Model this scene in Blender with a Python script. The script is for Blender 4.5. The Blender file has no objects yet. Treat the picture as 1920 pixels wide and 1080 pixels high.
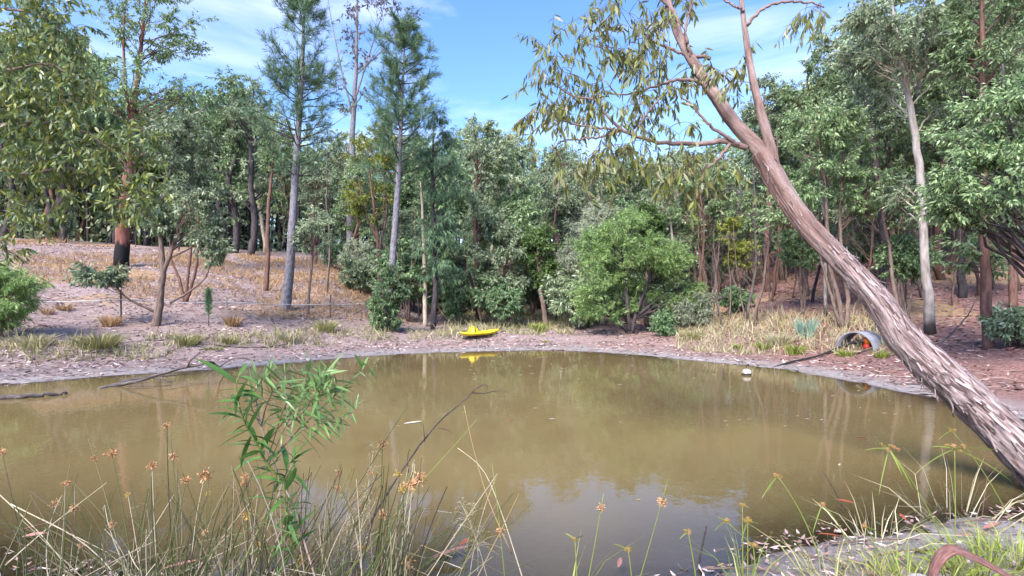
import bpy, math
import numpy as np
from mathutils import Vector

RNG = np.random.default_rng(11)
S = bpy.context.scene
COL = S.collection
# ------------------------------------------------------------------ camera, sky, sun, exposure
FPX, EYE, HZN = 1000.0, 1.7, 555.0          # focal length in pixels of a 1920 frame, eye height over the water, horizon row
cam = bpy.data.cameras.new("camera"); cam_o = bpy.data.objects.new("camera", cam); COL.objects.link(cam_o)
cam.sensor_width = 36.0; cam.lens = FPX / 1920 * 36.0; cam.shift_y = (HZN - 540) / 1920
cam.clip_start = 0.05; cam.clip_end = 2000
cam_o.location = (0, 0, EYE); cam_o.rotation_euler = (math.radians(90), 0, 0)
S.camera = cam_o
SUN_EL, SUN_AZ = math.radians(43), math.radians(208)      # azimuth clockwise from +Y: behind the camera, a little to the left
w = bpy.data.worlds.new("World"); S.world = w; w.use_nodes = True
nt = w.node_tree; N = nt.nodes; L = nt.links
bg = N["Background"]; bg.inputs[1].default_value = 0.11
sky = N.new("ShaderNodeTexSky"); sky.sky_type = 'NISHITA'; sky.sun_disc = False
sky.sun_elevation = SUN_EL; sky.sun_rotation = SUN_AZ; sky.air_density = 1.0; sky.dust_density = 0.2; sky.ozone_density = 3.5
tcn = N.new("ShaderNodeTexCoord"); mp = N.new("ShaderNodeMapping"); mp.inputs['Scale'].default_value = (1.3, 1.3, 5.5)
mp.inputs['Rotation'].default_value = (0.0, 0.16, 0.4)
nz = N.new("ShaderNodeTexNoise"); nz.inputs['Scale'].default_value = 1.7; nz.inputs['Detail'].default_value = 7; nz.inputs['Roughness'].default_value = 0.55
nz.inputs['Distortion'].default_value = 0.5
cr = N.new("ShaderNodeValToRGB"); cr.color_ramp.elements[0].position = 0.46; cr.color_ramp.elements[1].position = 0.74
cr.color_ramp.elements[1].color = (0.6, 0.6, 0.6, 1)
mix = N.new("ShaderNodeMixRGB"); mix.inputs[2].default_value = (4.4, 4.7, 6.6, 1)
L.new(tcn.outputs['Generated'], mp.inputs[0]); L.new(mp.outputs[0], nz.inputs[0]); L.new(nz.outputs[0], cr.inputs[0])
L.new(cr.outputs[0], mix.inputs[0]); L.new(sky.outputs[0], mix.inputs[1]); hsv = N.new('ShaderNodeHueSaturation'); hsv.inputs['Saturation'].default_value = 1.15; hsv.inputs['Hue'].default_value = 0.507; L.new(mix.outputs[0], hsv.inputs['Color']); L.new(hsv.outputs[0], bg.inputs[0])
sun = bpy.data.lights.new("sun", 'SUN'); sun.energy = 3.0; sun.angle = math.radians(28); sun.color = (1.0, 0.93, 0.84)
sun_o = bpy.data.objects.new("sun", sun); COL.objects.link(sun_o)
sd = Vector((math.sin(SUN_AZ) * math.cos(SUN_EL), math.cos(SUN_AZ) * math.cos(SUN_EL), math.sin(SUN_EL)))
sun_o.rotation_euler = sd.to_track_quat('Z', 'Y').to_euler(); sun_o.location = sd * 60
S.view_settings.view_transform = 'Standard'; S.view_settings.look = 'None'; S.view_settings.gamma = 1
S.view_settings.exposure = 1.8
S.render.engine = 'CYCLES'
S.cycles.max_bounces = 5; S.cycles.diffuse_bounces = 3; S.cycles.glossy_bounces = 2; S.cycles.transmission_bounces = 3
S.cycles.transparent_max_bounces = 6; S.cycles.caustics_reflective = False; S.cycles.caustics_refractive = False
S.cycles.use_denoising = True
S.cycles.use_adaptive_sampling = True; S.cycles.adaptive_threshold = 0.03

# ------------------------------------------------------------------ the lie of the land
def at(px, py, D):
    """a point D metres out, seen at a pixel of the 1920 frame"""
    return np.array([(px - 960) / FPX * D, D, EYE - (py - HZN) / FPX * D])

def catmull(P, n=8, closed=False):
    P = np.asarray(P, float)
    if closed: Q = np.vstack([P[-1], P, P[0], P[1]])
    else: Q = np.vstack([2 * P[0] - P[1], P, 2 * P[-1] - P[-2]])
    t = np.linspace(0, 1, n, endpoint=False)[:, None]
    out = []
    for i in range(len(Q) - 3):
        a, b, c, d = Q[i:i + 4]
        out.append(0.5 * (2 * b + (c - a) * t + (2 * a - 5 * b + 4 * c - d) * t ** 2 + (3 * b - a - 3 * c + d) * t ** 3))
    if not closed: out.append(P[-1:])
    return np.vstack(out)

SHORE = [(0, 722), (190, 706), (330, 697), (440, 689), (560, 679), (700, 667), (860, 660), (1000, 657), (1100, 659), (1200, 666),
         (1300, 676), (1400, 686), (1500, 698), (1600, 716), (1690, 735), (1760, 752)]
POND = [((px - 960) / FPX * EYE * FPX / (py - HZN), EYE * FPX / (py - HZN)) for px, py in SHORE]
POND += [(6.9, 7.3), (6.2, 5.9), (5.2, 4.75), (4.2, 4.25), (3.2, 4.0), (2.4, 3.75), (1.6, 3.35), (1.0, 2.95), (0.3, 2.65), (-0.6, 2.7), (-1.5, 2.85),
         (-2.5, 3.05), (-3.4, 3.4), (-5, 3.7), (-7.5, 4.2), (-9.4, 5.2), (-10.5, 7.2), (-10.6, 9.2)]
POND = catmull(POND, 6, True)

def pond_dist(x, y):
    """signed distance to the waterline, positive on land"""
    x = np.asarray(x, float); y = np.asarray(y, float); sh = x.shape
    p = np.stack([x.ravel(), y.ravel()], 1)
    if len(p) < 1500:
        A = POND; E = np.roll(POND, -1, 0) - A; q = p[:, None] - A[None]; t = np.clip((q * E).sum(2) / ((E * E).sum(1) + 1e-12), 0, 1)
        s = np.sqrt(((q - t[..., None] * E) ** 2).sum(2).min(1)); B = A + E; c = (A[:, 1] > p[:, 1:2]) != (B[:, 1] > p[:, 1:2])
        xi = A[:, 0] + (p[:, 1:2] - A[:, 1]) * E[:, 0] / (E[:, 1] + 1e-12); ins = (c & (p[:, 0:1] < xi)).sum(1) % 2 == 1
        return np.where(ins, -s, s).reshape(sh)
    best = np.full(len(p), 1e9); inside = np.zeros(len(p), bool)
    A = POND; B = np.roll(POND, -1, 0)
    for a, b in zip(A, B):
        d = b - a; t = np.clip(((p - a) @ d) / (d @ d + 1e-12), 0, 1)
        q = p - a - t[:, None] * d
        best = np.minimum(best, (q ** 2).sum(1))
        c = (a[1] > p[:, 1]) != (b[1] > p[:, 1])
        xi = a[0] + (p[:, 1] - a[1]) * (b[0] - a[0]) / (b[1] - a[1] + 1e-12)
        inside ^= c & (p[:, 0] < xi)
    s = np.sqrt(best)
    return np.where(inside, -s, s).reshape(sh)

_gx = np.arange(-42, 42.01, .25); _gy = np.arange(-6, 60.01, .25); _GD = None
def pond_dist_fast(x, y):
    global _GD
    if _GD is None: _GD = pond_dist(*np.meshgrid(_gx, _gy))
    u = np.clip((x + 42) / .25, 0, len(_gx) - 1.001); v = np.clip((y + 6) / .25, 0, len(_gy) - 1.001); i = u.astype(int); j = v.astype(int); a = u - i; b = v - j
    return (_GD[j, i] * (1 - a) + _GD[j, i + 1] * a) * (1 - b) + (_GD[j + 1, i] * (1 - a) + _GD[j + 1, i + 1] * a) * b
_perm = np.random.default_rng(5).random((256, 256))
def vnoise(x, y):
    xi = np.floor(x).astype(int); yi = np.floor(y).astype(int); fx = x - xi; fy = y - yi
    fx = fx * fx * (3 - 2 * fx); fy = fy * fy * (3 - 2 * fy)
    g = lambda i, j: _perm[i % 256, j % 256]
    return (g(xi, yi) * (1 - fx) + g(xi + 1, yi) * fx) * (1 - fy) + (g(xi, yi + 1) * (1 - fx) + g(xi + 1, yi + 1) * fx) * fy
def fbm(x, y, o=4):
    s = 0; a = 0.5
    for k in range(o): s = s + a * vnoise(x * 2 ** k + 17 * k, y * 2 ** k + 31 * k); a *= 0.5
    return s
def sstep(a, b, x):
    t = np.clip((x - a) / (b - a), 0, 1); return t * t * (3 - 2 * t)

def height(x, y, d=None):
    x = np.asarray(x, float); y = np.asarray(y, float)
    if d is None: d = pond_dist(x, y)
    u = x / np.maximum(y, 3.0)
    k = np.maximum(1 - sstep(-0.36, -0.14, u), sstep(0.26, 0.5, u)) * sstep(5, 9, y)
    dd = np.clip(d, 0, 60)
    slope = 0.03 + 0.175 * k
    flat = np.minimum(dd, 2.4) * (.03 + .02 * sstep(4, 7, y))
    step = 0.16 * sstep(2.0, 2.9, dd + 0.9 * (fbm(x * .6, y * .6, 2) - .4)) * sstep(6, 9, y)
    rise = np.maximum(dd - 2.4, 0) * slope + 0.0022 * np.maximum(dd - 14, 0) ** 2 * (0.4 + 0.6 * k)
    rise = 5.6 * np.tanh(rise / 5.6 * (1 + 0.12 * (rise / 5.6) ** 2))
    back = -0.0 * (1 - sstep(5, 9, y))
    inside = -0.9 * (1 - np.exp(np.minimum(d, 0) * 0.35)) + 0.10 * np.minimum(d, 0) * np.exp(np.minimum(d, 0) * 2)
    inside = inside * (.38 + .62 * sstep(3.2, 6.5, y))
    z = np.where(d > 0, flat + step + rise, inside)
    n = (fbm(x * .5, y * .5, 3) - .44) * .5 * sstep(3, 9, d) + (fbm(x * 3, y * 3, 3) - .44) * .07 * sstep(-0.4, 1.0, d) + (fbm(x * 11, y * 11, 2) - .37) * .03 * sstep(-.6, .2, d)
    n = n + (fbm(x * 1.3 + 7, y * 1.3, 3) - .44) * .07 * sstep(-1.2, -.1, d) * (1 - sstep(.5, 1.6, d))
    return z + n + back

def gz(x, y): return float(height(np.array([x]), np.array([y]))[0])
_D = np.concatenate([np.arange(2, 30, .05), np.arange(30, 80, .2)])
def on_ground(px, py):
    """where the sight line through a pixel meets the land"""
    x = (px - 960) / FPX * _D; z = EYE - (py - HZN) / FPX * _D
    h = np.maximum(height(x, _D), 0)
    i = np.argmax(z <= h)
    return np.array([x[i], _D[i], h[i]])
def foot(px, D):
    x = (px - 960) / FPX * D; return np.array([x, D, gz(x, D)])
# ------------------------------------------------------------------ materials
def mat(name):
    m = bpy.data.materials.new(name); m.use_nodes = True
    t = m.node_tree; b = t.nodes["Principled BSDF"]
    return m, t, t.nodes, t.links, b
def ramp(nodes, stops):
    r = nodes.new("ShaderNodeValToRGB"); e = r.color_ramp.elements
    while len(e) < len(stops): e.new(0.5)
    for k, (p, c) in enumerate(stops): e[k].position = p; e[k].color = (*c, 1)
    return r
def evenly(cols): return [(k / max(1, len(cols) - 1), c) for k, c in enumerate(cols)]
GAIN = {k: 1.8 for k in ('gum_leaves', 'grey_gum_leaves', 'pine_needles', 'wattle_leaves', 'grey_wattle_leaves')}
GAIN.update({'pine_needles': 2.2, 'dark_gum_leaves': 2.6, 'dark_feathery_leaves': 2.9, 'near_gum_leaves': 1.2, 'bright_green_leaves': 1.15, 'yellow_green_leaves': 1.15, 'olive_gum_leaves': 1.05})
def leaf_mat(name, cols, rough=0.5, trans=0.3, tint=0.2, spec=0.45):
    """colour differs from leaf to leaf and a little from plant to plant"""
    m, t, n, l, b = mat(name)
    if name in GAIN: cols = [tuple(min(.6, v * GAIN[name]) for v in c) for c in cols]
    g = n.new("ShaderNodeNewGeometry"); r = ramp(n, evenly(cols)); l.new(g.outputs['Random Per Island'], r.inputs[0])
    oi = n.new("ShaderNodeObjectInfo"); hs = n.new("ShaderNodeHueSaturation")
    mr = n.new("ShaderNodeMapRange"); mr.inputs[3].default_value = 1 - tint; mr.inputs[4].default_value = 1 + tint
    l.new(oi.outputs['Random'], mr.inputs[0]); l.new(mr.outputs[0], hs.inputs['Value']); l.new(r.outputs[0], hs.inputs['Color'])
    l.new(hs.outputs[0], b.inputs['Base Color']); b.inputs['Roughness'].default_value = rough
    b.inputs['Specular IOR Level'].default_value = spec
    if trans > 0:
        tr = n.new("ShaderNodeBsdfTranslucent"); mx = n.new("ShaderNodeMixShader"); mx.inputs[0].default_value = trans
        l.new(hs.outputs[0], tr.inputs[0]); l.new(b.outputs[0], mx.inputs[1]); l.new(tr.outputs[0], mx.inputs[2])
        l.new(mx.outputs[0], n["Material Output"].inputs[0])
    return m
def bark_mat(name, cols, scale=(14, 14, 3), bump=0.5, char=None, upper=None, rough=0.85, detail=5):
    """grain runs along the limb: 'tc' holds (round the limb, round the limb, metres along it)"""
    m, t, n, l, b = mat(name)
    a = n.new("ShaderNodeAttribute"); a.attribute_name = "tc"
    mp = n.new("ShaderNodeMapping"); mp.inputs['Scale'].default_value = scale; l.new(a.outputs['Vector'], mp.inputs[0])
    nz = n.new("ShaderNodeTexNoise"); nz.inputs['Scale'].default_value = 1; nz.inputs['Detail'].default_value = detail; nz.inputs['Roughness'].default_value = 0.65
    l.new(mp.outputs[0], nz.inputs[0])
    r = ramp(n, [(0.28 + 0.44 * k / max(1, len(cols) - 1), c) for k, c in enumerate(cols)]); l.new(nz.outputs[0], r.inputs[0])
    col = r.outputs[0]
    sx = n.new("ShaderNodeSeparateXYZ"); l.new(a.outputs['Vector'], sx.inputs[0])
    def over(colr, lo, hi, amt, src):
        nonlocal col
        n2 = n.new("ShaderNodeTexNoise"); n2.inputs['Scale'].default_value = 1.0; n2.inputs['Detail'].default_value = 4
        mp2 = n.new("ShaderNodeMapping"); mp2.inputs['Scale'].default_value = (7, 7, 2.2); l.new(a.outputs['Vector'], mp2.inputs[0]); l.new(mp2.outputs[0], n2.inputs[0])
        ad = n.new("ShaderNodeMath"); ad.operation = 'MULTIPLY_ADD'; ad.inputs[1].default_value = amt; l.new(n2.outputs[0], ad.inputs[0]); l.new(sx.outputs[2], ad.inputs[2])
        mr = n.new("ShaderNodeMapRange"); mr.inputs[1].default_value = lo + amt * .5; mr.inputs[2].default_value = hi + amt * .5; l.new(ad.outputs[0], mr.inputs[0])
        mx = n.new("ShaderNodeMixRGB"); l.new(mr.outputs[0], mx.inputs[0])
        if isinstance(colr, tuple): mx.inputs[2 if src else 1].default_value = (*colr, 1)
        else: l.new(colr, mx.inputs[2 if src else 1])
        l.new(col, mx.inputs[1 if src else 2]); col = mx.outputs[0]
    if char: over(char[0], char[1], char[1] + .25, 0.9, False)
    if upper:
        n3 = n.new("ShaderNodeTexNoise"); n3.inputs['Scale'].default_value = 1; n3.inputs['Detail'].default_value = 3
        mp3 = n.new("ShaderNodeMapping"); mp3.inputs['Scale'].default_value = (5, 5, 1.3); l.new(a.outputs['Vector'], mp3.inputs[0]); l.new(mp3.outputs[0], n3.inputs[0])
        r3 = ramp(n, [(0.35 + 0.3 * k / max(1, len(upper[0]) - 1), c) for k, c in enumerate(upper[0])]); l.new(n3.outputs[0], r3.inputs[0])
        over(r3.outputs[0], upper[1], upper[1] + .9, 1.6, True)
    l.new(col, b.inputs['Base Color']); b.inputs['Roughness'].default_value = rough; b.inputs['Specular IOR Level'].default_value = 0.25
    if bump:
        bp = n.new("ShaderNodeBump"); bp.inputs['Strength'].default_value = bump; bp.inputs['Distance'].default_value = 0.03
        l.new(nz.outputs[0], bp.inputs['Height']); l.new(bp.outputs[0], b.inputs['Normal'])
    return m
def plain_mat(name, col, rough=0.5, spec=0.5, var=0.12, scale=9.0, metal=0.0, dirt=None, bump=0.0):
    m, t, n, l, b = mat(name)
    g = n.new("ShaderNodeTexCoord"); nz = n.new("ShaderNodeTexNoise"); nz.inputs['Scale'].default_value = scale; nz.inputs['Detail'].default_value = 5
    l.new(g.outputs['Object'], nz.inputs[0])
    lo = tuple(c * (1 - var * 2) for c in col) if dirt is None else dirt
    r = ramp(n, [(0.36, lo), (0.58, col)]); l.new(nz.outputs[0], r.inputs[0]); l.new(r.outputs[0], b.inputs['Base Color'])
    b.inputs['Roughness'].default_value = rough; b.inputs['Specular IOR Level'].default_value = spec; b.inputs['Metallic'].default_value = metal
    if bump:
        bp = n.new("ShaderNodeBump"); bp.inputs['Strength'].default_value = bump; bp.inputs['Distance'].default_value = 0.01
        l.new(nz.outputs[0], bp.inputs['Height']); l.new(bp.outputs[0], b.inputs['Normal'])
    return m

M = {}
M['gum'] = leaf_mat('gum_leaves', [(.038, .066, .028), (.085, .135, .055), (.14, .195, .09), (.20, .26, .145)], .42)
M['gum_grey'] = leaf_mat('grey_gum_leaves', [(.048, .076, .04), (.115, .155, .082), (.18, .22, .135), (.265, .305, .215)], .45)
M['gum_dark'] = leaf_mat('dark_gum_leaves', [(.025, .05, .022), (.06, .095, .045), (.095, .13, .07)], .45)
M['yellow'] = leaf_mat('yellow_green_leaves', [(.10, .13, .022), (.19, .22, .035), (.28, .29, .06)], .45, .35)
M['bright'] = leaf_mat('bright_green_leaves', [(.035, .085, .02), (.075, .145, .035), (.13, .20, .055), (.10, .12, .06)], .45, .35)
M['near_left'] = leaf_mat('near_gum_leaves', [(.04, .075, .02), (.085, .13, .032), (.11, .15, .05), (.15, .185, .035), (.22, .22, .045), (.10, .15, .085), (.16, .19, .11)], .38, .3)
M['lean_leaf'] = leaf_mat('olive_gum_leaves', [(.07, .08, .03), (.13, .14, .055), (.17, .19, .03), (.17, .15, .09)], .42, .3)
M['wattle'] = leaf_mat('wattle_leaves', [(.045, .09, .03), (.11, .185, .055), (.175, .26, .085), (.27, .34, .15)], .5, .35)
M['wattle_grey'] = leaf_mat('grey_wattle_leaves', [(.09, .11, .075), (.16, .185, .125), (.24, .26, .19)], .55, .3)
M['pine'] = leaf_mat('pine_needles', [(.03, .06, .03), (.06, .105, .055), (.10, .15, .08)], .5, .2)
M['sheoak'] = leaf_mat('dark_feathery_leaves', [(.02, .042, .022), (.04, .07, .036), (.07, .105, .055)], .5, .2)
M['red_leaf'] = leaf_mat('russet_dead_leaves', [(.18, .05, .03), (.28, .09, .05)], .6, .2)
M['purple'] = leaf_mat('dull_bronze_leaves', [(.07, .075, .07), (.12, .10, .095), (.16, .13, .11)], .45, .3)
M['sapling'] = leaf_mat('sapling_leaves', [(.025, .075, .018), (.055, .14, .03), (.10, .21, .045), (.10, .16, .09)], .32, .3)
M['sapling_pale'] = leaf_mat('pale_sapling_leaves', [(.05, .12, .03), (.11, .20, .06), (.17, .27, .10), (.10, .22, .04), (.24, .30, .20)], .32, .3)
M['litter'] = leaf_mat('fallen_leaves', [(.10, .055, .052), (.27, .165, .155), (.44, .32, .30), (.62, .52, .50), (.24, .11, .095), (.38, .25, .20), (.035, .024, .026), (.52, .40, .38)], .6, 0, 0)
M['litter_red'] = leaf_mat('russet_fallen_leaves', [(.08, .035, .032), (.22, .11, .095), (.36, .20, .18), (.52, .40, .37), (.28, .11, .085), (.15, .06, .05), (.44, .28, .25)], .6, 0, 0)
M['dry_grass'] = leaf_mat('dry_grass', [(.27, .16, .08), (.40, .26, .13), (.50, .35, .19), (.40, .21, .12)], .7, .25, .15)
M['pale_grass'] = leaf_mat('straw_grass', [(.33, .29, .16), (.50, .44, .28), (.60, .54, .38), (.28, .27, .12)], .7, .25, .15)
M['olive_grass'] = leaf_mat('olive_grass', [(.14, .15, .05), (.27, .26, .10), (.38, .34, .17), (.18, .20, .07)], .6, .25, .12)
M['lime_grass'] = leaf_mat('lime_grass', [(.14, .19, .03), (.25, .31, .05), (.36, .38, .10)], .55, .3, .1)
M['blue_grass'] = leaf_mat('blue_green_grass', [(.16, .26, .20), (.25, .37, .29), (.33, .44, .37)], .55, .25, .1)
M['rush'] = leaf_mat('rush_stems', [(.02, .024, .012), (.05, .065, .02), (.09, .12, .03), (.32, .26, .17), (.48, .42, .32), (.13, .09, .05), (.025, .018, .015), (.08, .11, .03), (.035, .045, .018), (.10, .12, .04), (.24, .18, .11), (.05, .04, .025)], .5, 0, 0)
M['rush_green'] = leaf_mat('green_sedge', [(.10, .15, .03), (.18, .23, .05), (.26, .27, .07)], .45, .2, .1)
M['seed'] = leaf_mat('rush_seed_heads', [(.28, .12, .045), (.45, .22, .09), (.58, .34, .17), (.50, .36, .22)], .7, .15, .12)
M['seed_green'] = leaf_mat('sedge_flower_heads', [(.28, .22, .05), (.45, .33, .08), (.40, .20, .06)], .7, .15, .12)

M['bark_brown'] = bark_mat('brown_bark', [(.05, .035, .03), (.15, .105, .09), (.24, .18, .155)], (30, 30, 5))
M['bark_red'] = bark_mat('red_brown_bark', [(.055, .03, .025), (.14, .075, .06), (.22, .135, .115)], (24, 24, 4))
M['bark_burnt'] = bark_mat('red_bark_charred_foot', [(.07, .03, .024), (.17, .07, .052), (.24, .12, .095)], (14, 14, 2.5), .8, char=((.008, .008, .010), 1.05))
M['bark_dark'] = bark_mat('dark_bark', [(.02, .017, .02), (.06, .05, .055), (.12, .10, .10)], (20, 20, 4), .7)
M['bark_pine'] = bark_mat('grey_pine_bark', [(.05, .045, .055), (.17, .16, .185), (.27, .255, .285)], (22, 22, 7), .9)
M['bark_white'] = bark_mat('white_gum_bark', [(.12, .10, .09), (.32, .28, .26), (.46, .43, .41)], (7, 7, 1.6), .25, char=((.05, .04, .038), .35))
M['bark_cream'] = bark_mat('cream_bark', [(.22, .18, .14), (.42, .36, .29), (.52, .46, .38)], (9, 9, 3), .4)
M['bark_lean'] = bark_mat('shaggy_gum_bark', [(.03, .018, .018), (.11, .07, .066), (.26, .19, .185), (.42, .34, .335), (.50, .43, .42)], (34, 34, 3.4), 1.0,
                          upper=([(.13, .078, .07), (.235, .15, .135), (.35, .275, .26)], 2.3))
M['bark_limb'] = bark_mat('smooth_pink_limb_bark', [(.06, .038, .034), (.17, .11, .098), (.27, .195, .18), (.37, .31, .295)], (12, 12, 2.2), .6)
M['twig'] = bark_mat('twig_bark', [(.05, .032, .028), (.13, .085, .07), (.20, .14, .12)], (60, 60, 10), .2)
M['deadwood'] = bark_mat('weathered_dead_wood', [(.025, .02, .02), (.10, .082, .08), (.24, .21, .20)], (40, 40, 4), .6)
M['dark_twig'] = bark_mat('dark_dead_twig', [(.02, .016, .016), (.06, .045, .045), (.14, .11, .10)], (60, 60, 12), .4)
M['stem_green'] = bark_mat('green_stem', [(.07, .12, .03), (.16, .20, .05), (.25, .20, .10)], (60, 60, 8), .2)
M['stem_pink'] = bark_mat('pale_pink_stem', [(.28, .19, .15), (.48, .36, .31), (.58, .48, .42)], (60, 60, 14), .3)

# ------------------------------------------------------------------ mesh helpers
def unit(v): return v / (np.linalg.norm(v, axis=-1, keepdims=True) + 1e-12)
class MB:
    """collects verts, quads, tris and the limb coordinate; build() links them as ONE mesh object"""
    def __init__(s): s.v = []; s.q = []; s.t = []; s.tc = []; s.n = 0
    def add(s, v, q=None, t=None, tc=None):
        v = np.asarray(v, float).reshape(-1, 3)
        if q is not None and len(q): s.q.append(np.asarray(q, int).reshape(-1, 4) + s.n)
        if t is not None and len(t): s.t.append(np.asarray(t, int).reshape(-1, 3) + s.n)
        s.v.append(v); s.tc.append(v if tc is None else np.asarray(tc, float).reshape(-1, 3)); s.n += len(v)
    def tubes(s, P, R, sides=5, cap=True, rough=0.0, freq=(3, 2.0), seed=0):
        """P (m,n,3) paths, R (m,n) radii"""
        P = np.asarray(P, float); R = np.asarray(R, float)
        if P.ndim == 2: P = P[None]; R = R[None]
        m, n, _ = P.shape
        T = np.empty_like(P); T[:, 1:-1] = P[:, 2:] - P[:, :-2]; T[:, 0] = P[:, 1] - P[:, 0]; T[:, -1] = P[:, -1] - P[:, -2]; T = unit(T)
        md = unit(P[:, -1] - P[:, 0]); ref = np.where(np.abs(md[:, 2:3]) > .75, np.array([[1., .13, 0]]), np.array([[.07, .1, 1.]]))
        U = unit(np.cross(T, ref[:, None, :])); V = np.cross(T, U)
        a = np.arange(sides) * 2 * np.pi / sides; ca, sa = np.cos(a), np.sin(a)
        ln = np.concatenate([np.zeros((m, 1)), np.cumsum(np.linalg.norm(np.diff(P, axis=1), axis=2), 1)], 1)
        rr = R[:, :, None] * np.ones(sides)
        if rough:
            aa = a[None, None, :] * np.ones((m, n, 1)); lz = ln[:, :, None] * np.ones(sides)
            k = fbm(np.cos(aa) * freq[0] + 40 + seed, np.sin(aa) * freq[0] + lz * freq[1] + 9, 4) + .6 * fbm(np.sin(aa) * freq[0] * 2.5 + 70 + seed, np.cos(aa) * freq[0] * 2.5 + lz * freq[1] * .8 + 3, 3)
            rr = rr * (1 + rough * (k - .7))
        vv = P[:, :, None, :] + rr[..., None] * (ca[None, None, :, None] * U[:, :, None, :] + sa[None, None, :, None] * V[:, :, None, :])
        rm = R.mean(1)[:, None, None] * np.ones((m, n, sides)); off = RNG.random((m, 1, 1)) * 0 if m == 1 else RNG.random((m, 1, 1)) * 9
        tc = np.stack([ca * rm + off * 3, sa * rm + off, ln[:, :, None] * np.ones(sides)], -1)
        idx = np.arange(m * n * sides).reshape(m, n, sides); nx = np.roll(idx, -1, 2)
        q = np.stack([idx[:, :-1], nx[:, :-1], nx[:, 1:], idx[:, 1:]], -1).reshape(-1, 4)
        s.add(vv, q, None, tc)
        if cap and sides > 3:
            base = s.n - m * n * sides
            for j, e in ((0, 1), (n - 1, -1)):
                c = P[:, j]; ci = s.n + np.arange(m)
                s.add(c, None, None, np.concatenate([np.zeros((m, 2)), ln[:, j:j + 1]], 1))
                rg = idx[:, j] + base; rn = np.roll(rg, -1, 1); cc = np.repeat(ci[:, None], sides, 1)
                tr = np.stack([rn, rg, cc] if e > 0 else [rg, rn, cc], -1).reshape(-1, 3)
                s.t.append(tr)
    def leaves(s, pos, d, L, W, fold=.25):
        """diamond leaves, bent along the midrib"""
        k = len(pos); d = unit(d); r = unit(np.cross(d, RNG.normal(size=(k, 3)))); nn = np.cross(r, d)
        L = np.broadcast_to(L, (k,))[:, None]; W = np.broadcast_to(W, (k,))[:, None]
        mid = pos + d * L * .42
        v = np.stack([pos, mid + r * W * .5 + nn * W * fold, pos + d * L, mid - r * W * .5 + nn * W * fold], 1)
        i = np.arange(k)[:, None] * 4
        s.add(v, i + np.array([[0, 1, 2, 3]]))
    def flat(s, pos, ang, L, W, tilt=.15):
        k = len(pos); d = np.stack([np.cos(ang), np.sin(ang), RNG.normal(0, tilt, k)], 1); r = np.stack([-np.sin(ang), np.cos(ang), RNG.normal(0, tilt * 1.5, k)], 1)
        L = np.broadcast_to(L, (k,))[:, None]; W = np.broadcast_to(W, (k,))[:, None]; up = np.array([0, 0, 1.]) * L * RNG.normal(.06, .06, (k, 1))
        v = np.stack([pos - d * L * .5 + up, pos + r * W * .5, pos + d * L * .5 + up, pos - r * W * .5], 1)
        s.add(v, np.arange(k)[:, None] * 4 + np.array([[0, 1, 2, 3]]))
    def blades(s, pos, d, h, W, bend):
        """grass blades: lean direction d (k,3), height h, sideways bend (k,3)"""
        k = len(pos); d = unit(d); r = unit(np.cross(d, RNG.normal(size=(k, 3)))) ; h = np.broadcast_to(h, (k,))[:, None]; W = np.broadcast_to(W, (k,))[:, None]
        mid = pos + d * h * .55 + bend * h * .18; tip = pos + d * h * .95 + bend * h * .75
        v = np.stack([pos - r * W * .5, pos + r * W * .5, mid + r * W * .4, mid - r * W * .4, tip], 1); i = np.arange(k)[:, None] * 5
        s.add(v, i + np.array([[0, 1, 2, 3]]), i + np.array([[3, 2, 4]]))
    def mesh(s, name, m=None, smooth=True):
        me = bpy.data.meshes.new(name)
        v = np.vstack(s.v); q = np.vstack(s.q) if s.q else np.zeros((0, 4), int); t = np.vstack(s.t) if s.t else np.zeros((0, 3), int)
        me.vertices.add(len(v)); me.vertices.foreach_set("co", v.astype(np.float32).ravel())
        li = np.concatenate([q.ravel(), t.ravel()]); me.loops.add(len(li)); me.loops.foreach_set("vertex_index", li.astype(np.int32))
        st = np.concatenate([np.arange(len(q)) * 4, len(q) * 4 + np.arange(len(t)) * 3]); me.polygons.add(len(st))
        me.polygons.foreach_set("loop_start", st.astype(np.int32))
        me.polygons.foreach_set("use_smooth", np.full(len(st), smooth))
        a = me.attributes.new("tc", 'FLOAT_VECTOR', 'POINT'); a.data.foreach_set("vector", np.vstack(s.tc).astype(np.float32).ravel())
        me.update(calc_edges=True); me.validate()
        if m is not None: me.materials.append(m)
        return me
    def build(s, name, m, parent=None, kind=None, smooth=True):
        return link(name, s.mesh(name, m, smooth), parent, kind)
def link(name, me, parent=None, kind=None):
    o = bpy.data.objects.new(name, me); COL.objects.link(o)
    if parent is not None: o.parent = parent
    if kind: o['kind'] = kind
    return o
def tag(o, label, cat, group=None):
    o['label'] = label; o['category'] = cat
    if group: o['group'] = group
    return o
def thing(name, label, cat, loc=(0, 0, 0), group=None, rz=0, sc=1):
    o = bpy.data.objects.new(name, None); COL.objects.link(o); o.empty_display_size = .2
    o.location = [float(c) for c in loc]; o.rotation_euler = (0, 0, rz); o.scale = (sc, sc, sc)
    return tag(o, label, cat, group)
def dup(root, loc, rz, sc, label=None):
    r = root.copy(); COL.objects.link(r); r.location = [float(c) for c in loc]; r.rotation_euler = (0, 0, rz)
    r.scale = (sc, sc, sc) if np.isscalar(sc) else sc
    if label: r['label'] = label
    for ch in list(root.children):
        c = ch.copy(); COL.objects.link(c); c.parent = r
    return r

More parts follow.
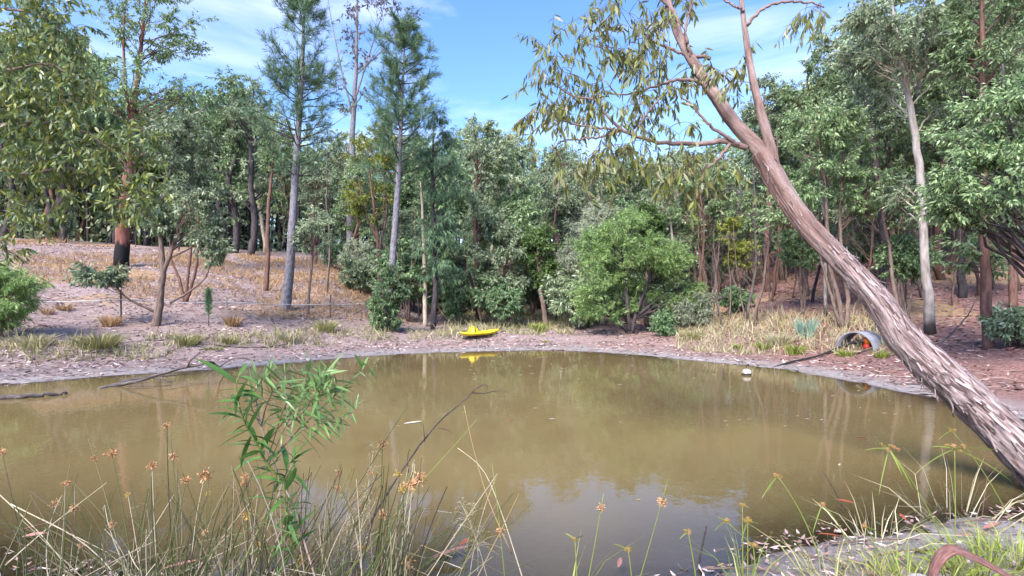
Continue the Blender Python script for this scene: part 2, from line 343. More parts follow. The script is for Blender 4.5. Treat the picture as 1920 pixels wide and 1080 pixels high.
# ------------------------------------------------------------------ ground and water
def ground():
    xs = np.concatenate([-np.geomspace(160, 16.2, 46), np.arange(-16, 14, .13), np.geomspace(14.1, 160, 46)])
    ys = np.concatenate([np.arange(-40, -2, 4), np.arange(-2, 2, .4), np.arange(2, 7, .06), np.arange(7, 22, .13), np.geomspace(22.1, 46, 60), np.geomspace(47, 260, 36)])
    X, Y = np.meshgrid(xs, ys); d = pond_dist(X, Y); Z = height(X, Y, d)
    b = MB(); ny, nx = X.shape; i = np.arange(ny * nx).reshape(ny, nx)
    b.add(np.stack([X, Y, Z], -1), np.stack([i[:-1, :-1], i[:-1, 1:], i[1:, 1:], i[1:, :-1]], -1))
    me = b.mesh('ground'); a = me.attributes.new('shore', 'FLOAT', 'POINT'); a.data.foreach_set('value', d.ravel().astype(np.float32))
    m, t, n, l, p = mat('bank_earth')
    g = n.new("ShaderNodeNewGeometry")
    def noise(sc, det=5, ro=.6):
        z = n.new("ShaderNodeTexNoise"); z.inputs['Scale'].default_value = sc; z.inputs['Detail'].default_value = det; z.inputs['Roughness'].default_value = ro
        l.new(g.outputs['Position'], z.inputs[0]); return z.outputs[0]
    fine = ramp(n, [(.30, (.085, .055, .055)), (.44, (.20, .145, .14)), (.56, (.30, .225, .22)), (.72, (.44, .36, .35))]); l.new(noise(16, 8, .8), fine.inputs[0])
    mud = ramp(n, [(.3, (.15, .125, .125)), (.5, (.28, .245, .245)), (.7, (.42, .385, .39))]); l.new(noise(9, 8, .75), mud.inputs[0])
    grass = ramp(n, [(.3, (.22, .13, .075)), (.6, (.37, .245, .14)), (.8, (.46, .31, .19))]); l.new(noise(12, 8, .8), grass.inputs[0])
    big = ramp(n, [(.50, (0, 0, 0)), (.60, (1, 1, 1))]); l.new(noise(.33, 4), big.inputs[0])
    at_ = n.new("ShaderNodeAttribute"); at_.attribute_name = 'shore'
    far = n.new("ShaderNodeMapRange"); far.inputs[1].default_value = 4.5; far.inputs[2].default_value = 7; l.new(at_.outputs['Fac'], far.inputs[0])
    mu = n.new("ShaderNodeMath"); mu.operation = 'MULTIPLY'; l.new(far.outputs[0], mu.inputs[0]); l.new(big.outputs[0], mu.inputs[1])
    red = ramp(n, [(.30, (.06, .028, .026)), (.46, (.17, .085, .075)), (.58, (.28, .155, .14)), (.74, (.42, .29, .27))]); l.new(noise(16, 8, .8), red.inputs[0])
    sp = n.new("ShaderNodeSeparateXYZ"); l.new(g.outputs['Position'], sp.inputs[0]); rx = n.new("ShaderNodeMapRange"); rx.inputs[1].default_value = 2; rx.inputs[2].default_value = 8; l.new(sp.outputs[0], rx.inputs[0])
    m0 = n.new("ShaderNodeMixRGB"); l.new(rx.outputs[0], m0.inputs[0]); l.new(fine.outputs[0], m0.inputs[1]); l.new(red.outputs[0], m0.inputs[2])
    m1 = n.new("ShaderNodeMixRGB"); l.new(mu.outputs[0], m1.inputs[0]); l.new(m0.outputs[0], m1.inputs[1]); l.new(grass.outputs[0], m1.inputs[2])
    nn = n.new("ShaderNodeMath"); nn.operation = 'MULTIPLY_ADD'; nn.inputs[1].default_value = -1.6; l.new(noise(1.1, 5), nn.inputs[0]); l.new(at_.outputs['Fac'], nn.inputs[2])
    mr = n.new("ShaderNodeMapRange"); mr.inputs[1].default_value = -.55; mr.inputs[2].default_value = .5; l.new(nn.outputs[0], mr.inputs[0])
    m2 = n.new("ShaderNodeMixRGB"); l.new(mr.outputs[0], m2.inputs[0]); l.new(mud.outputs[0], m2.inputs[1]); l.new(m1.outputs[0], m2.inputs[2])
    wet = n.new("ShaderNodeMapRange"); wet.inputs[1].default_value = -.12; wet.inputs[2].default_value = .12; wet.inputs[3].default_value = .45; wet.inputs[4].default_value = 1; l.new(at_.outputs['Fac'], wet.inputs[0])
    m3 = n.new("ShaderNodeMixRGB"); m3.blend_type = 'MULTIPLY'; m3.inputs[0].default_value = 1; l.new(m2.outputs[0], m3.inputs[1]); l.new(wet.outputs[0], m3.inputs[2])
    l.new(m3.outputs[0], p.inputs['Base Color'])
    ro = n.new("ShaderNodeMapRange"); ro.inputs[1].default_value = 0; ro.inputs[2].default_value = .9; ro.inputs[3].default_value = .42; ro.inputs[4].default_value = .95; l.new(at_.outputs['Fac'], ro.inputs[0]); l.new(ro.outputs[0], p.inputs['Roughness'])
    bp = n.new("ShaderNodeBump"); bp.inputs['Strength'].default_value = .8; bp.inputs['Distance'].default_value = .05; l.new(noise(14, 7, .75), bp.inputs['Height']); l.new(bp.outputs[0], p.inputs['Normal'])
    me.materials.append(m)
    return link('ground', me, None, 'structure')
ground()
def water():
    xs = np.concatenate([np.arange(-15, 8.6, .12)]); ys = np.arange(2, 18.5, .09)
    X, Y = np.meshgrid(xs, ys); dp = -height(X, Y)
    b = MB(); ny, nx = X.shape; i = np.arange(ny * nx).reshape(ny, nx)
    q = np.stack([i[:-1, :-1], i[:-1, 1:], i[1:, 1:], i[1:, :-1]], -1).reshape(-1, 4)
    sel = (pond_dist(X, Y) < .5).ravel()
    q = q[sel[q].any(1)]; used = np.unique(q); mp_ = np.full(ny * nx, -1); mp_[used] = np.arange(len(used))
    V = np.stack([X.ravel(), Y.ravel(), np.zeros(X.size)], -1)[used]
    b.add(V, mp_[q]); me = b.mesh('pond_water'); a = me.attributes.new('depth', 'FLOAT', 'POINT'); a.data.foreach_set('value', dp.ravel()[used].astype(np.float32))
    m, t, n, l, p = mat('muddy_water')
    g = n.new("ShaderNodeNewGeometry"); mp = n.new("ShaderNodeMapping"); l.new(g.outputs['Position'], mp.inputs[0])
    n1 = n.new("ShaderNodeTexNoise"); n1.inputs['Scale'].default_value = .35; n1.inputs['Detail'].default_value = 4; l.new(mp.outputs[0], n1.inputs[0])
    r = ramp(n, [(.3, (.158, .117, .052)), (.7, (.208, .153, .070))]); l.new(n1.outputs[0], r.inputs[0])
    n2 = n.new("ShaderNodeTexNoise"); n2.inputs['Scale'].default_value = 7; n2.inputs['Detail'].default_value = 3; l.new(mp.outputs[0], n2.inputs[0])
    n3 = n.new("ShaderNodeTexNoise"); n3.inputs['Scale'].default_value = .7; n3.inputs['Detail'].default_value = 2; l.new(mp.outputs[0], n3.inputs[0])
    mm = n.new("ShaderNodeMath"); mm.operation = 'MULTIPLY'; l.new(n2.outputs[0], mm.inputs[0]); l.new(n3.outputs[0], mm.inputs[1])
    bp = n.new("ShaderNodeBump"); bp.inputs['Strength'].default_value = .085; bp.inputs['Distance'].default_value = .03; l.new(mm.outputs[0], bp.inputs['Height'])
    df = n.new("ShaderNodeBsdfDiffuse"); l.new(r.outputs[0], df.inputs[0])
    tr = n.new("ShaderNodeBsdfTransparent"); tr.inputs[0].default_value = (.70, .62, .46, 1)
    at_ = n.new("ShaderNodeAttribute"); at_.attribute_name = 'depth'
    ex = n.new("ShaderNodeMath"); ex.operation = 'MULTIPLY'; ex.inputs[1].default_value = -7; l.new(at_.outputs['Fac'], ex.inputs[0])
    e2 = n.new("ShaderNodeMath"); e2.operation = 'EXPONENT'; l.new(ex.outputs[0], e2.inputs[0])
    cl = n.new("ShaderNodeClamp"); l.new(e2.outputs[0], cl.inputs[0])
    mx = n.new("ShaderNodeMixShader"); l.new(cl.outputs[0], mx.inputs[0]); l.new(df.outputs[0], mx.inputs[1]); l.new(tr.outputs[0], mx.inputs[2])
    gl = n.new("ShaderNodeBsdfGlossy"); gl.inputs['Roughness'].default_value = .012; l.new(bp.outputs[0], gl.inputs['Normal'])
    fr = n.new("ShaderNodeFresnel"); fr.inputs[0].default_value = 1.5; l.new(bp.outputs[0], fr.inputs['Normal'])
    m4 = n.new("ShaderNodeMixShader"); l.new(fr.outputs[0], m4.inputs[0]); l.new(mx.outputs[0], m4.inputs[1]); l.new(gl.outputs[0], m4.inputs[2])
    l.new(m4.outputs[0], n["Material Output"].inputs[0]); n.remove(p)
    me.materials.append(m)
    return link('pond_water', me, None, 'structure')
water()
# ------------------------------------------------------------------ trees
def path_px(pts):
    """limb drawn through (pixel x, pixel y, metres out) points"""
    return np.array([at(*p) for p in pts])
def resample(P, n):
    P = np.asarray(P, float); s = np.concatenate([[0], np.cumsum(np.linalg.norm(np.diff(P, axis=0), axis=1))]); u = np.linspace(0, s[-1], n)
    return np.stack([np.interp(u, s, P[:, k]) for k in range(3)], 1)
def bez(p0, p1, p2, n):
    t = np.linspace(0, 1, n)[None, :, None]
    return p0[:, None] * (1 - t) ** 2 + 2 * p1[:, None] * t * (1 - t) + p2[:, None] * t ** 2
def ball(k):
    v = unit(RNG.normal(size=(k, 3))); return v * RNG.random((k, 1)) ** (1 / 3)
def grow(br, lf, stems, radii, clumps, nt=12, nl=26, L=.13, W=.042, droop=.55, rise=.7, spread=.5, flat=.75, limb=.4, lr=None, needle=False, arch=.12, tw=.006):
    """limbs from the stems to each clump, twigs inside the clump, leaves along the twigs"""
    nl = int(nl * 1.18)
    C = np.asarray(clumps, float); K = len(C); c = C[:, :3]; r = C[:, 3]
    P0 = np.empty((K, 3)); R0 = np.empty(K)
    SP = [resample(p, 40) for p in stems]; SR = [np.interp(np.linspace(0, 1, 40), np.linspace(0, 1, len(q)), q) for q in radii]
    for k in range(K):
        best = None
        for p, q in zip(SP, SR):
            h = np.hypot(p[:, 0] - c[k, 0], p[:, 1] - c[k, 1]); e = np.abs(p[:, 2] - (c[k, 2] - rise * h - .15)) + .35 * h
            e[:8] += 1.5
            j = np.argmin(e)
            if best is None or e[j] < best[0]: best = (e[j], p[j], q[j])
        P0[k] = best[1]; R0[k] = best[2]
    dv = c - P0; ln = np.linalg.norm(dv, axis=1, keepdims=True)
    P1 = P0 + dv * .5 + np.array([0, 0, 1.]) * ln * arch + RNG.normal(size=(K, 3)) * ln * .08
    B = bez(P0, P1, c, 8); B[:, 1:-1] += RNG.normal(size=(K, 6, 3)) * ln[:, None] * .018
    rad = np.clip(R0 * limb, .007, None)[:, None] * np.linspace(1, .28, 8)[None]
    br.tubes(B, rad, 5, cap=False)
    if nt <= 0: return
    t = RNG.uniform(.5, 1, (K, nt)); ti = np.clip((t * 7).astype(int), 0, 6); f = (t * 7 - ti)[..., None]; kk = np.arange(K)[:, None]
    s0 = B[kk, ti] * (1 - f) + B[kk, ti + 1] * f
    off = ball(K * nt).reshape(K, nt, 3) * np.array([1, 1, flat]); tip = c[:, None] + off * r[:, None, None] * 1.15
    mid = (s0 + tip) / 2 + RNG.normal(size=(K, nt, 3)) * r[:, None, None] * .12 + np.array([0, 0, .12]) * r[:, None, None]
    T = bez(s0.reshape(-1, 3), mid.reshape(-1, 3), tip.reshape(-1, 3), 4)
    br.tubes(T, np.broadcast_to(np.array([1.2, .9, .7, .4]) * tw, (len(T), 4)), 3, cap=False)
    m = len(T); u = RNG.uniform(.25, 1.0, (m, nl)); ui = np.clip((u * 3).astype(int), 0, 2); g = (u * 3 - ui)[..., None]; mm = np.arange(m)[:, None]
    pos = (T[mm, ui] * (1 - g) + T[mm, ui + 1] * g).reshape(-1, 3); td = unit(T[:, -1] - T[:, 0])[:, None].repeat(nl, 1).reshape(-1, 3)
    k = len(pos); rn = unit(RNG.normal(size=(k, 3)))
    d = td * .45 + rn * spread + np.array([0, 0, -1.]) * droop
    pos = pos + rn * RNG.random((k, 1)) * (lr or .05)
    lf.leaves(pos, d, L * RNG.uniform(.65, 1.25, k), W * RNG.uniform(.7, 1.2, k))
def ellip(cx, cy, cz, a, b, h, K, r, hollow=.35):
    v = unit(RNG.normal(size=(K, 3))); q = (hollow + (1 - hollow) * RNG.random((K, 1))) ** .6
    p = v * q * np.array([a, b, h]) * .86 + np.array([cx, cy, cz])
    return np.concatenate([p, (r * RNG.uniform(.7, 1.3, (K, 1)))], 1)
def crown_px(x0, x1, y0, y1, D, K, depth=None, r=None, hollow=.35):
    """clumps of a crown seen between these pixel bounds, D metres out"""
    a = (x1 - x0) / 2 / FPX * D; h = (y1 - y0) / 2 / FPX * D; p = at((x0 + x1) / 2, (y0 + y1) / 2, D)
    return ellip(p[0], p[1], p[2], a, depth or a, h, K, r or .75 * (a * a * h / K) ** (1 / 3) + .12, hollow)
TREES = []
def tree(name, label, stems_px, rad, crown, leaf, bark, cat='tree', sides=8, rough=.12, names=('trunk', 'branches', 'crown'), group=None, **kw):
    """stems_px: list of limbs, each a list of (px, py, D); the first point of the first is the foot"""
    stems = [path_px(s) for s in stems_px]
    f = stems[0][0].copy(); f[2] = gz(f[0], f[1])
    stems[0][0] = f - np.array([0, 0, .12])
    o = thing(name, label, cat, f, group)
    tb = MB(); br = MB(); lf = MB(); rel = []; rr = []
    for s, r in zip(stems, rad):
        p = resample(catmull(s - f, 5), 26); q = np.interp(np.linspace(0, 1, 26), np.linspace(0, 1, len(r)), r)
        p[1:-1] += RNG.normal(size=(24, 3)) * q[1:-1, None] * .10
        rel.append(p); rr.append(q); tb = MB(); tb.tubes(p, q, sides, rough=rough, seed=len(TREES) * 3.1); tb.build(names[0], M[bark], o)
    C = np.concatenate(crown) if isinstance(crown, list) else crown
    C = C.copy(); C[:, :3] -= f
    grow(br, lf, rel, rr, C, **kw)
    br.build(names[1], M[{'bark_brown': 'twig', 'bark_red': 'twig', 'bark_burnt': 'bark_red', 'bark_white': 'bark_cream'}.get(bark, bark)], o, 'stuff')
    if lf.n: lf.build(names[2], M[leaf], o)
    TREES.append(o); return o
def straight(px, py, D, tx, ty, TD=None, sway=6):
    TD = TD or D
    n = 5; return [(px + (tx - px) * k / n + (RNG.normal() * sway if 0 < k < n else 0), py + (ty - py) * k / n, D + (TD - D) * k / n) for k in range(n + 1)]
def G(px, py): return on_ground(px, py)[1]

# --- left slope
D = G(228, 500)
tree('gum_tree', 'tall gum with red-brown trunk blackened by fire at its foot on the left slope', [[(228, 500, D), (231, 430, D), (240, 330, D), (248, 230, D), (262, 110, D), (275, -20, D)], [(246, 240, D), (235, 150, D), (232, 60, D), (240, -40, D)]],
     [[.32, .25, .19, .12, .08, .03], [.08, .06, .04, .02]], [crown_px(185, 390, -60, 130, D, 26, 3.2), crown_px(170, 400, 100, 260, D, 26, 3), crown_px(190, 330, 220, 330, D, 10, 2)], 'gum', 'bark_burnt', sides=12, nt=12, nl=20, L=.17, W=.055, limb=.28)
D = G(292, 612)
tree('small_tree', 'small forked tree with crooked grey trunk behind the fence wire, low leafy branch reaching left', [[(292, 612, D), (300, 560, D), (305, 515, D), (303, 470, D), (300, 420, D), (310, 330, D)], [(305, 515, D), (318, 480, D), (330, 440, D + .3), (350, 360, D + .4), (365, 300, D + .5)],
     [(296, 588, D), (270, 575, D - .2), (240, 560, D - .4), (215, 535, D - .5), (195, 515, D - .6)], [(318, 568, D), (350, 550, D + .2), (385, 520, D + .2), (400, 470, D)]],
     [[.14, .10, .085, .06, .045, .02], [.065, .05, .04, .02], [.045, .035, .03, .022, .012], [.035, .03, .02, .012]],
     [crown_px(270, 420, 215, 330, D, 22, 1.3), crown_px(265, 425, 310, 470, D, 26, 1.3), crown_px(120, 240, 483, 540, D - .6, 9, .7, .3), crown_px(370, 440, 400, 500, D, 8, .6)], 'gum_grey', 'bark_brown', nt=10, nl=20, L=.14, W=.05)
D = G(348, 568)
tree('sapling', 'clump of thin bare reddish stems beside the small forked tree', [[(348, 572, D), (352, 520, D), (358, 470, D), (362, 400, D)], [(350, 565, D), (368, 500, D), (371, 440, D), (372, 380, D)], [(346, 565, D), (335, 520, D), (322, 490, D), (318, 450, D)]],
     [[.06, .05, .04, .02]] * 3, crown_px(310, 400, 370, 450, D, 9, .9), 'gum', 'bark_red', nt=8, nl=16)
for k, (bx, by, tx, ty, lab) in enumerate([(440, 474, 438, 150, 'dark thick-trunked gum on the rise between the red sapling and forked tree'), (470, 478, 476, 170, 'second dark-trunked gum on the rise, beside the first, nearer the tall pine')]):
    D = G(bx, by)
    tree('gum_tree', lab, [straight(bx, by, D, tx, ty)], [[.26, .2, .15, .06]], [crown_px(390 + 45 * k, 470 + 45 * k, 112 + 10 * k, 300, D, 20, 2.4), crown_px(395 + 40 * k, 480 + 30 * k, 270, 420, D, 12, 2)], 'gum_grey' if k else 'gum', 'bark_dark', nt=12, nl=22, L=.19, W=.06)
D = G(500, 545)
tree('gum_tree', 'slender gum with straight red-brown trunk just behind the tall pine', [straight(498, 545, D, 512, 250, sway=2)], [[.12, .09, .07, .03]], [crown_px(470, 560, 205, 330, D, 10, 1.5)], 'gum', 'bark_red', nt=10, nl=18, L=.17, W=.05)
D = G(577, 590)
tree('sapling', 'thin brown sapling standing right behind the tall pine on dry grass', [straight(577, 585, D, 585, 380, sway=3)], [[.055, .045, .03, .012]], [crown_px(550, 640, 380, 480, D, 12, 1.2)], 'gum_grey', 'bark_brown', nt=9, nl=16)
D = 35.
tree('gum_tree', 'very tall pale gum behind the two pines with sparse bronze leaves at the sky', [[(655, 505, D), (657, 380, D), (661, 250, D), (668, 120, D), (670, -30, D)], [(664, 190, D), (690, 110, D), (715, 30, D), (730, -30, D)], [(661, 215, D), (640, 130, D), (622, 40, D), (610, -30, D)], [(668, 140, D), (740, 70, D), (770, 10, D)]],
     [[.26, .22, .17, .11, .06], [.07, .05, .03, .02], [.07, .05, .03, .02], [.06, .03, .015]], [crown_px(600, 840, -50, 130, D, 24, 4, .8, .1), crown_px(620, 720, 60, 240, D, 8, 2.5, .7)], 'purple', 'bark_pine', nt=5, nl=9, L=.24, W=.09)
D = 27.
tree('gum_tree', 'yellow-green crowned tree with red branching stems between the two pines', [[(712, 520, D), (708, 450, D), (700, 380, D), (690, 300, D)], [(710, 470, D), (725, 400, D), (722, 330, D)], [(708, 450, D), (682, 390, D), (672, 330, D)]],
     [[.13, .10, .07, .03], [.07, .05, .03], [.06, .04, .02]], [crown_px(652, 760, 225, 330, D, 20, 1.5), crown_px(640, 745, 320, 420, D, 14, 1.5)], 'yellow', 'bark_red', nt=9, nl=17, L=.17, W=.06)

def pine(label, foot_px, pts, r, y0, y1, wid, D):
    s = path_px(pts); f = s[0].copy(); f[2] = gz(f[0], f[1]); s[0] = f - np.array([0, 0, .1])
    o = thing('pine_tree', label, 'tree', f); tb = MB(); br = MB(); lf = MB()
    p = resample(catmull(s - f, 6), 44); q = np.interp(np.linspace(0, 1, 44), np.linspace(0, 1, len(r)), r); tb.tubes(p, q, 10, rough=.22, freq=(4, 5.0), seed=len(label))
    zt = p[-1, 2]; zb = EYE - (y1 - HZN) / FPX * D - f[2]; z = zb
    while z < zt - .15:
        fr = (z - zb) / (zt - zb); c = np.array([np.interp(z, p[:, 2], p[:, k]) for k in range(3)]); nb = RNG.integers(3, 6); a0 = RNG.random() * 6.28
        ln0 = np.interp(fr, *wid) * RNG.uniform(.7, 1.15)
        if RNG.random() < .14 and fr < .85: z += .3; continue
        for b in range(nb):
            a = a0 + b * 6.283 / nb + RNG.normal() * .25; ln = ln0 * RNG.uniform(.55, 1.15); h = np.array([math.cos(a), math.sin(a), 0])
            e = c + h * ln + np.array([0, 0, ln * RNG.uniform(.25, .75)]); m = c + h * ln * .55 + np.array([0, 0, ln * .12])
            B = bez(c[None], m[None], e[None], 10); br.tubes(B, np.linspace(.012 + .011 * ln, .004, 10)[None], 4, cap=False); B = B[0]
            # side shoots, each with tufts of long needles
            sh = [(B[j], unit(B[min(j + 1, 9)] - B[j - 1])) for j in (9,)]
            for j in range(3, 10):
                if RNG.random() < (.85 if fr > .3 else .5):
                    for _ in range(2):
                        dd = unit(unit(B[min(j + 1, 9)] - B[j - 1]) + RNG.normal(size=3) * .7 + np.array([0, 0, .35])); l_ = RNG.uniform(.15, .45) * (.5 + .5 * ln0)
                        e2 = B[j] + dd * l_; br.tubes(np.stack([B[j], (B[j] + e2) / 2, e2])[None], np.array([[.006, .005, .003]]), 3, cap=False); sh.append((e2, dd)); sh.append(((B[j] + e2) / 2, dd))
            for q_, dd in sh:
                k = 16; nd = unit(dd + unit(RNG.normal(size=(k, 3))) * .85); lf.leaves(q_ - dd * RNG.random((k, 1)) * .16, nd, RNG.uniform(.16, .30, k), .015, .1)
        z += RNG.uniform(.2, .42) * (1.1 - .3 * fr)
    tb.build('trunk', M['bark_pine'], o); br.build('branches', M['bark_dark'], o, 'stuff'); lf.build('crown', M['pine'], o); TREES.append(o)
D = G(535, 583)
pine('tall pine with blue-grey trunk and feathery top, standing left of the other pine', None, [(535, 583, D), (545, 480, D), (551, 380, D), (556, 290, D), (563, 190, D), (568, 90, D), (572, -25, D)], [.19, .16, .14, .12, .09, .06, .02], 0, 330, ([0, .15, .5, .85, 1], [1.9, 1.9, 1.6, .8, .2]), D)
D = G(728, 618)
pine('slimmer pine with grey trunk rising from bushes near the yellow kayak', None, [(728, 618, D), (734, 520, D), (741, 420, D), (748, 320, D), (752, 220, D), (757, 120, D), (760, 40, D)], [.15, .13, .115, .10, .07, .045, .015], 0, 345, ([0, .2, .6, .85, 1], [1.5, 1.7, 1.45, .8, .15]), D)

# --- middle
D = G(797, 612)
tree('dead_tree', 'bare cream trunk with short dead twigs in front of the dark feathery tree', [[(797, 612, D), (797, 540, D), (795, 470, D), (792, 390, D), (788, 340, D)]], [[.10, .09, .08, .065, .03]],
     np.array([[*at(x, y, D + dz), .12] for x, y, dz in ((775, 505, -.2), (822, 480, .1), (815, 540, .2), (770, 530, .1), (825, 555, 0), (768, 455, .2), (815, 420, -.1))]), 'gum', 'bark_cream', nt=0, rise=.3, limb=.18)
D = 21.5
tree('feathery_tree', 'dark feathery evergreen rising behind the bare cream trunk', [straight(812, 606, D, 815, 215, sway=3)], [[.12, .09, .06, .02]], [crown_px(775, 868, 190, 400, D, 22, 1.2), crown_px(765, 872, 370, 560, D, 20, 1.3)], 'sheoak', 'bark_dark', nt=11, nl=20, L=.24, W=.022, droop=.8, spread=.35)
D = G(896, 622) + 4
tree('gum_tree', 'grey-green gum with thin red-brown trunk directly behind the yellow kayak', [straight(897, 600, D, 892, 250, sway=4)], [[.13, .11, .08, .03]], [crown_px(858, 965, 215, 340, D, 24, 1.6), crown_px(862, 960, 320, 460, D, 18, 1.5)], 'gum_grey', 'bark_red', nt=12, nl=22, L=.16, W=.05)
for px, D, x0, x1, y0, y1, lf_, bk, lab in [
    (975, 30, 925, 1012, 228, 430, 'gum_grey', 'bark_brown', 'pale grey-green gum whose rounded top meets the sky left of the leaning branches'),
    (1040, 33, 985, 1110, 262, 430, 'gum_grey', 'bark_dark', 'hazy grey gum behind the tip of the leaning tree\'s drooping leaves'),
    (1125, 34, 1065, 1200, 268, 430, 'wattle_grey', 'bark_cream', 'pale greyish gum behind and above the big wattle bush'),
    (1230, 32, 1170, 1295, 300, 470, 'gum_grey', 'bark_brown', 'grey-green gum behind the wattle bush, below the long horizontal limb'),
    (1318, 25, 1250, 1392, 292, 480, 'gum', 'bark_brown', 'gum with dark straight trunk between the wattle bush and yellow-green sapling'),
    (950, 23, 885, 1005, 385, 575, 'gum_grey', 'bark_red', 'low drooping gum leaning over the far bank right of the kayak'),
    (1025, 22.5, 975, 1055, 410, 545, 'bright', 'bark_brown', 'bright green leafy tree standing out left of the wattle bush'),
    (1105, 22, 1035, 1150, 400, 600, 'wattle_grey', 'bark_dark', 'grey feathery shrub tree half hidden behind the wattle bush on its left'),
    (1130, 23.5, 1085, 1175, 375, 470, 'wattle_grey', 'bark_cream', 'pale grey wattle top poking out above the big wattle bush'),
    (1213, 22.5, 1178, 1252, 378, 460, 'bright', 'bark_brown', 'fresh green treetop poking out above the big wattle bush')]:
    gy = HZN + (EYE - gz((px - 960) / FPX * D, D)) / D * FPX; a = 'wattle' in lf_
    tree('gum_tree' if not a else 'wattle_tree', lab, [straight(px, gy, D, (x0 + x1) / 2, y0 + 30, sway=5)], [[.12, .10, .07, .02]], [crown_px(x0, x1, y0, y1, D, 34, None)], lf_, bk, nt=12, nl=22, L=.15 if not a else .17, W=.05 if not a else .026, droop=.5)
D = G(1178, 626)
tree('wattle_bush', 'big light green wattle bush with many stems at the far water edge', [[(1182, 626, D), (1195, 580, D), (1215, 530, D), (1230, 470, D)], [(1180, 620, D), (1176, 560, D), (1170, 500, D), (1180, 430, D)], [(1176, 622, D), (1150, 590, D - .3), (1120, 555, D - .4), (1095, 520, D - .4)], [(1184, 622, D), (1205, 560, D + .3), (1250, 500, D + .5), (1275, 450, D + .4)]],
     [[.07, .06, .05, .02]] * 4, [crown_px(1095, 1245, 398, 515, D, 32, 1.6, .5), crown_px(1066, 1180, 475, 612, D - .3, 25, 1.4, .47), crown_px(1195, 1308, 425, 535, D, 21, 1.3, .45), crown_px(1080, 1130, 430, 500, D, 6, .8, .4), crown_px(1160, 1215, 380, 430, D + .4, 6, .7, .4), crown_px(1250, 1330, 520, 590, D + .3, 6, .8, .4), crown_px(1140, 1260, 520, 590, D + .5, 8, 1, .4)], 'wattle', 'bark_dark', cat='bush', nt=14, nl=30, L=.15, W=.022, droop=.35, spread=.6)
for x0, x1, y0, y1, by, px, lf_, lab, nm in [
    (692, 775, 490, 622, 622, 735, 'gum_dark', 'dark leafy bush around the foot of the slimmer pine', 'bush'),
    (815, 890, 490, 610, 612, 850, 'gum_dark', 'dark green bush between the cream trunk and the kayak', 'bush'),
    (700, 720, 555, 622, 622, 708, 'gum', 'small leafy shrub at the bank edge left of the slimmer pine', 'shrub'),
    (828, 872, 556, 590, 598, 850, 'red_leaf', 'low shrub of dead russet leaves behind the far bank', 'shrub'),
    (1255, 1345, 545, 612, 618, 1300, 'wattle_grey', 'sprawling grey-green shrub right of the wattle bush', 'shrub'),
    (1345, 1415, 540, 575, 585, 1390, 'gum_dark', 'low dark leafy shrub under the yellow-green sapling', 'shrub'),
    (-60, 80, 482, 625, 632, 0, 'wattle', 'feathery bright green shrub cut by the left edge of the photo', 'shrub'),
    (1225, 1265, 585, 625, 630, 1245, 'gum_dark', 'small green shrub at the foot of the wattle bush, right side', 'shrub'),
    (1862, 1990, 580, 640, 650, 1925, 'gum_grey', 'leafy shrub at the right edge beyond the leaning trunk', 'shrub'),
    (1640, 1760, 430, 520, 600, 1700, 'gum', 'leafy sapling crown hanging beside the white gum trunk', 'shrub'),
    (1460, 1560, 420, 500, 590, 1505, 'gum', 'leafy sapling behind the leaning trunk above the leaf litter', 'shrub')]:
    D = G(px, by) if px > -20 else 14
    n = int(18 + (x1 - x0) * .12); sml = (x1 - x0) < 50
    fea = lf_ in ('wattle', 'wattle_grey')
    st = [[(px + RNG.normal() * 3, by, D), (px + (x0 + x1 - 2 * px) * .2 + RNG.normal() * 12, by + (y0 - by) * .4, D), ((x0 + x1) / 2 + RNG.normal() * (x1 - x0) * .2, y0 * .8 + y1 * .2, D + RNG.normal() * .3)] for _ in range(4)]
    tree(nm, lab, st, [[.03, .02, .01]] * 4, crown_px(x0, x1, y0, y1, D, n, (x1 - x0) / 2.6 / FPX * D, .22 if sml else None), lf_, 'bark_brown', cat=nm, names=('stem', 'branches', 'foliage'), sides=5, nt=12, nl=24, L=.12 if not fea else .15, W=.042 if not fea else .022)

# --- right slope
D = G(1745, 625)
tree('white_gum', 'white-barked gum with dark foot behind the leaning trunk', [[(1745, 625, D), (1738, 540, D), (1733, 450, D), (1727, 350, D), (1718, 270, D), (1706, 195, D), (1690, 125, D), (1675, 30, D), (1668, -40, D)], [(1709, 205, D), (1720, 165, D + .1), (1728, 110, D + .2), (1735, 20, D + .3)]],
     [[.135, .105, .095, .09, .085, .075, .055, .04, .02], [.05, .04, .03, .012]], [crown_px(1590, 1740, -70, 160, D, 30, 2), crown_px(1610, 1800, 60, 240, D + .6, 18, 2), crown_px(1660, 1790, 320, 430, D + .5, 8, 1.2)], 'gum_grey', 'bark_white', sides=10, nt=11, nl=20, L=.13, W=.042, limb=.3)
D = G(1855, 655)
tree('gum_tree', 'slim gum with rough reddish trunk at the right edge beyond the leaning trunk', [straight(1855, 655, D, 1838, -40, sway=4)], [[.105, .09, .08, .06, .03]], [crown_px(1780, 1960, -70, 180, D, 30, 1.5), crown_px(1770, 1900, 440, 520, D + .5, 6, .7)], 'gum', 'bark_red', nt=11, nl=20, L=.12, W=.04)
D = 9.5
tree('gum_tree', 'leafy gum at the right edge with dense light green hanging foliage', [[(2005, 660, D), (1990, 520, D), (1960, 400, D), (1925, 320, D), (1890, 230, D), (1880, 120, D)], [(1960, 400, D), (1915, 360, D - .3), (1906, 300, D - .4), (1860, 250, D - .4)]], [[.11, .09, .07, .05, .035, .02], [.035, .03, .022, .012]],
     [crown_px(1770, 2000, 150, 330, D, 34, 1.4), crown_px(1720, 1880, 250, 420, D - .2, 26, 1.2), crown_px(1860, 2000, 300, 480, D, 18, 1)], 'gum', 'bark_dark', nt=11, nl=20, L=.105, W=.032)
D = G(1580, 616)
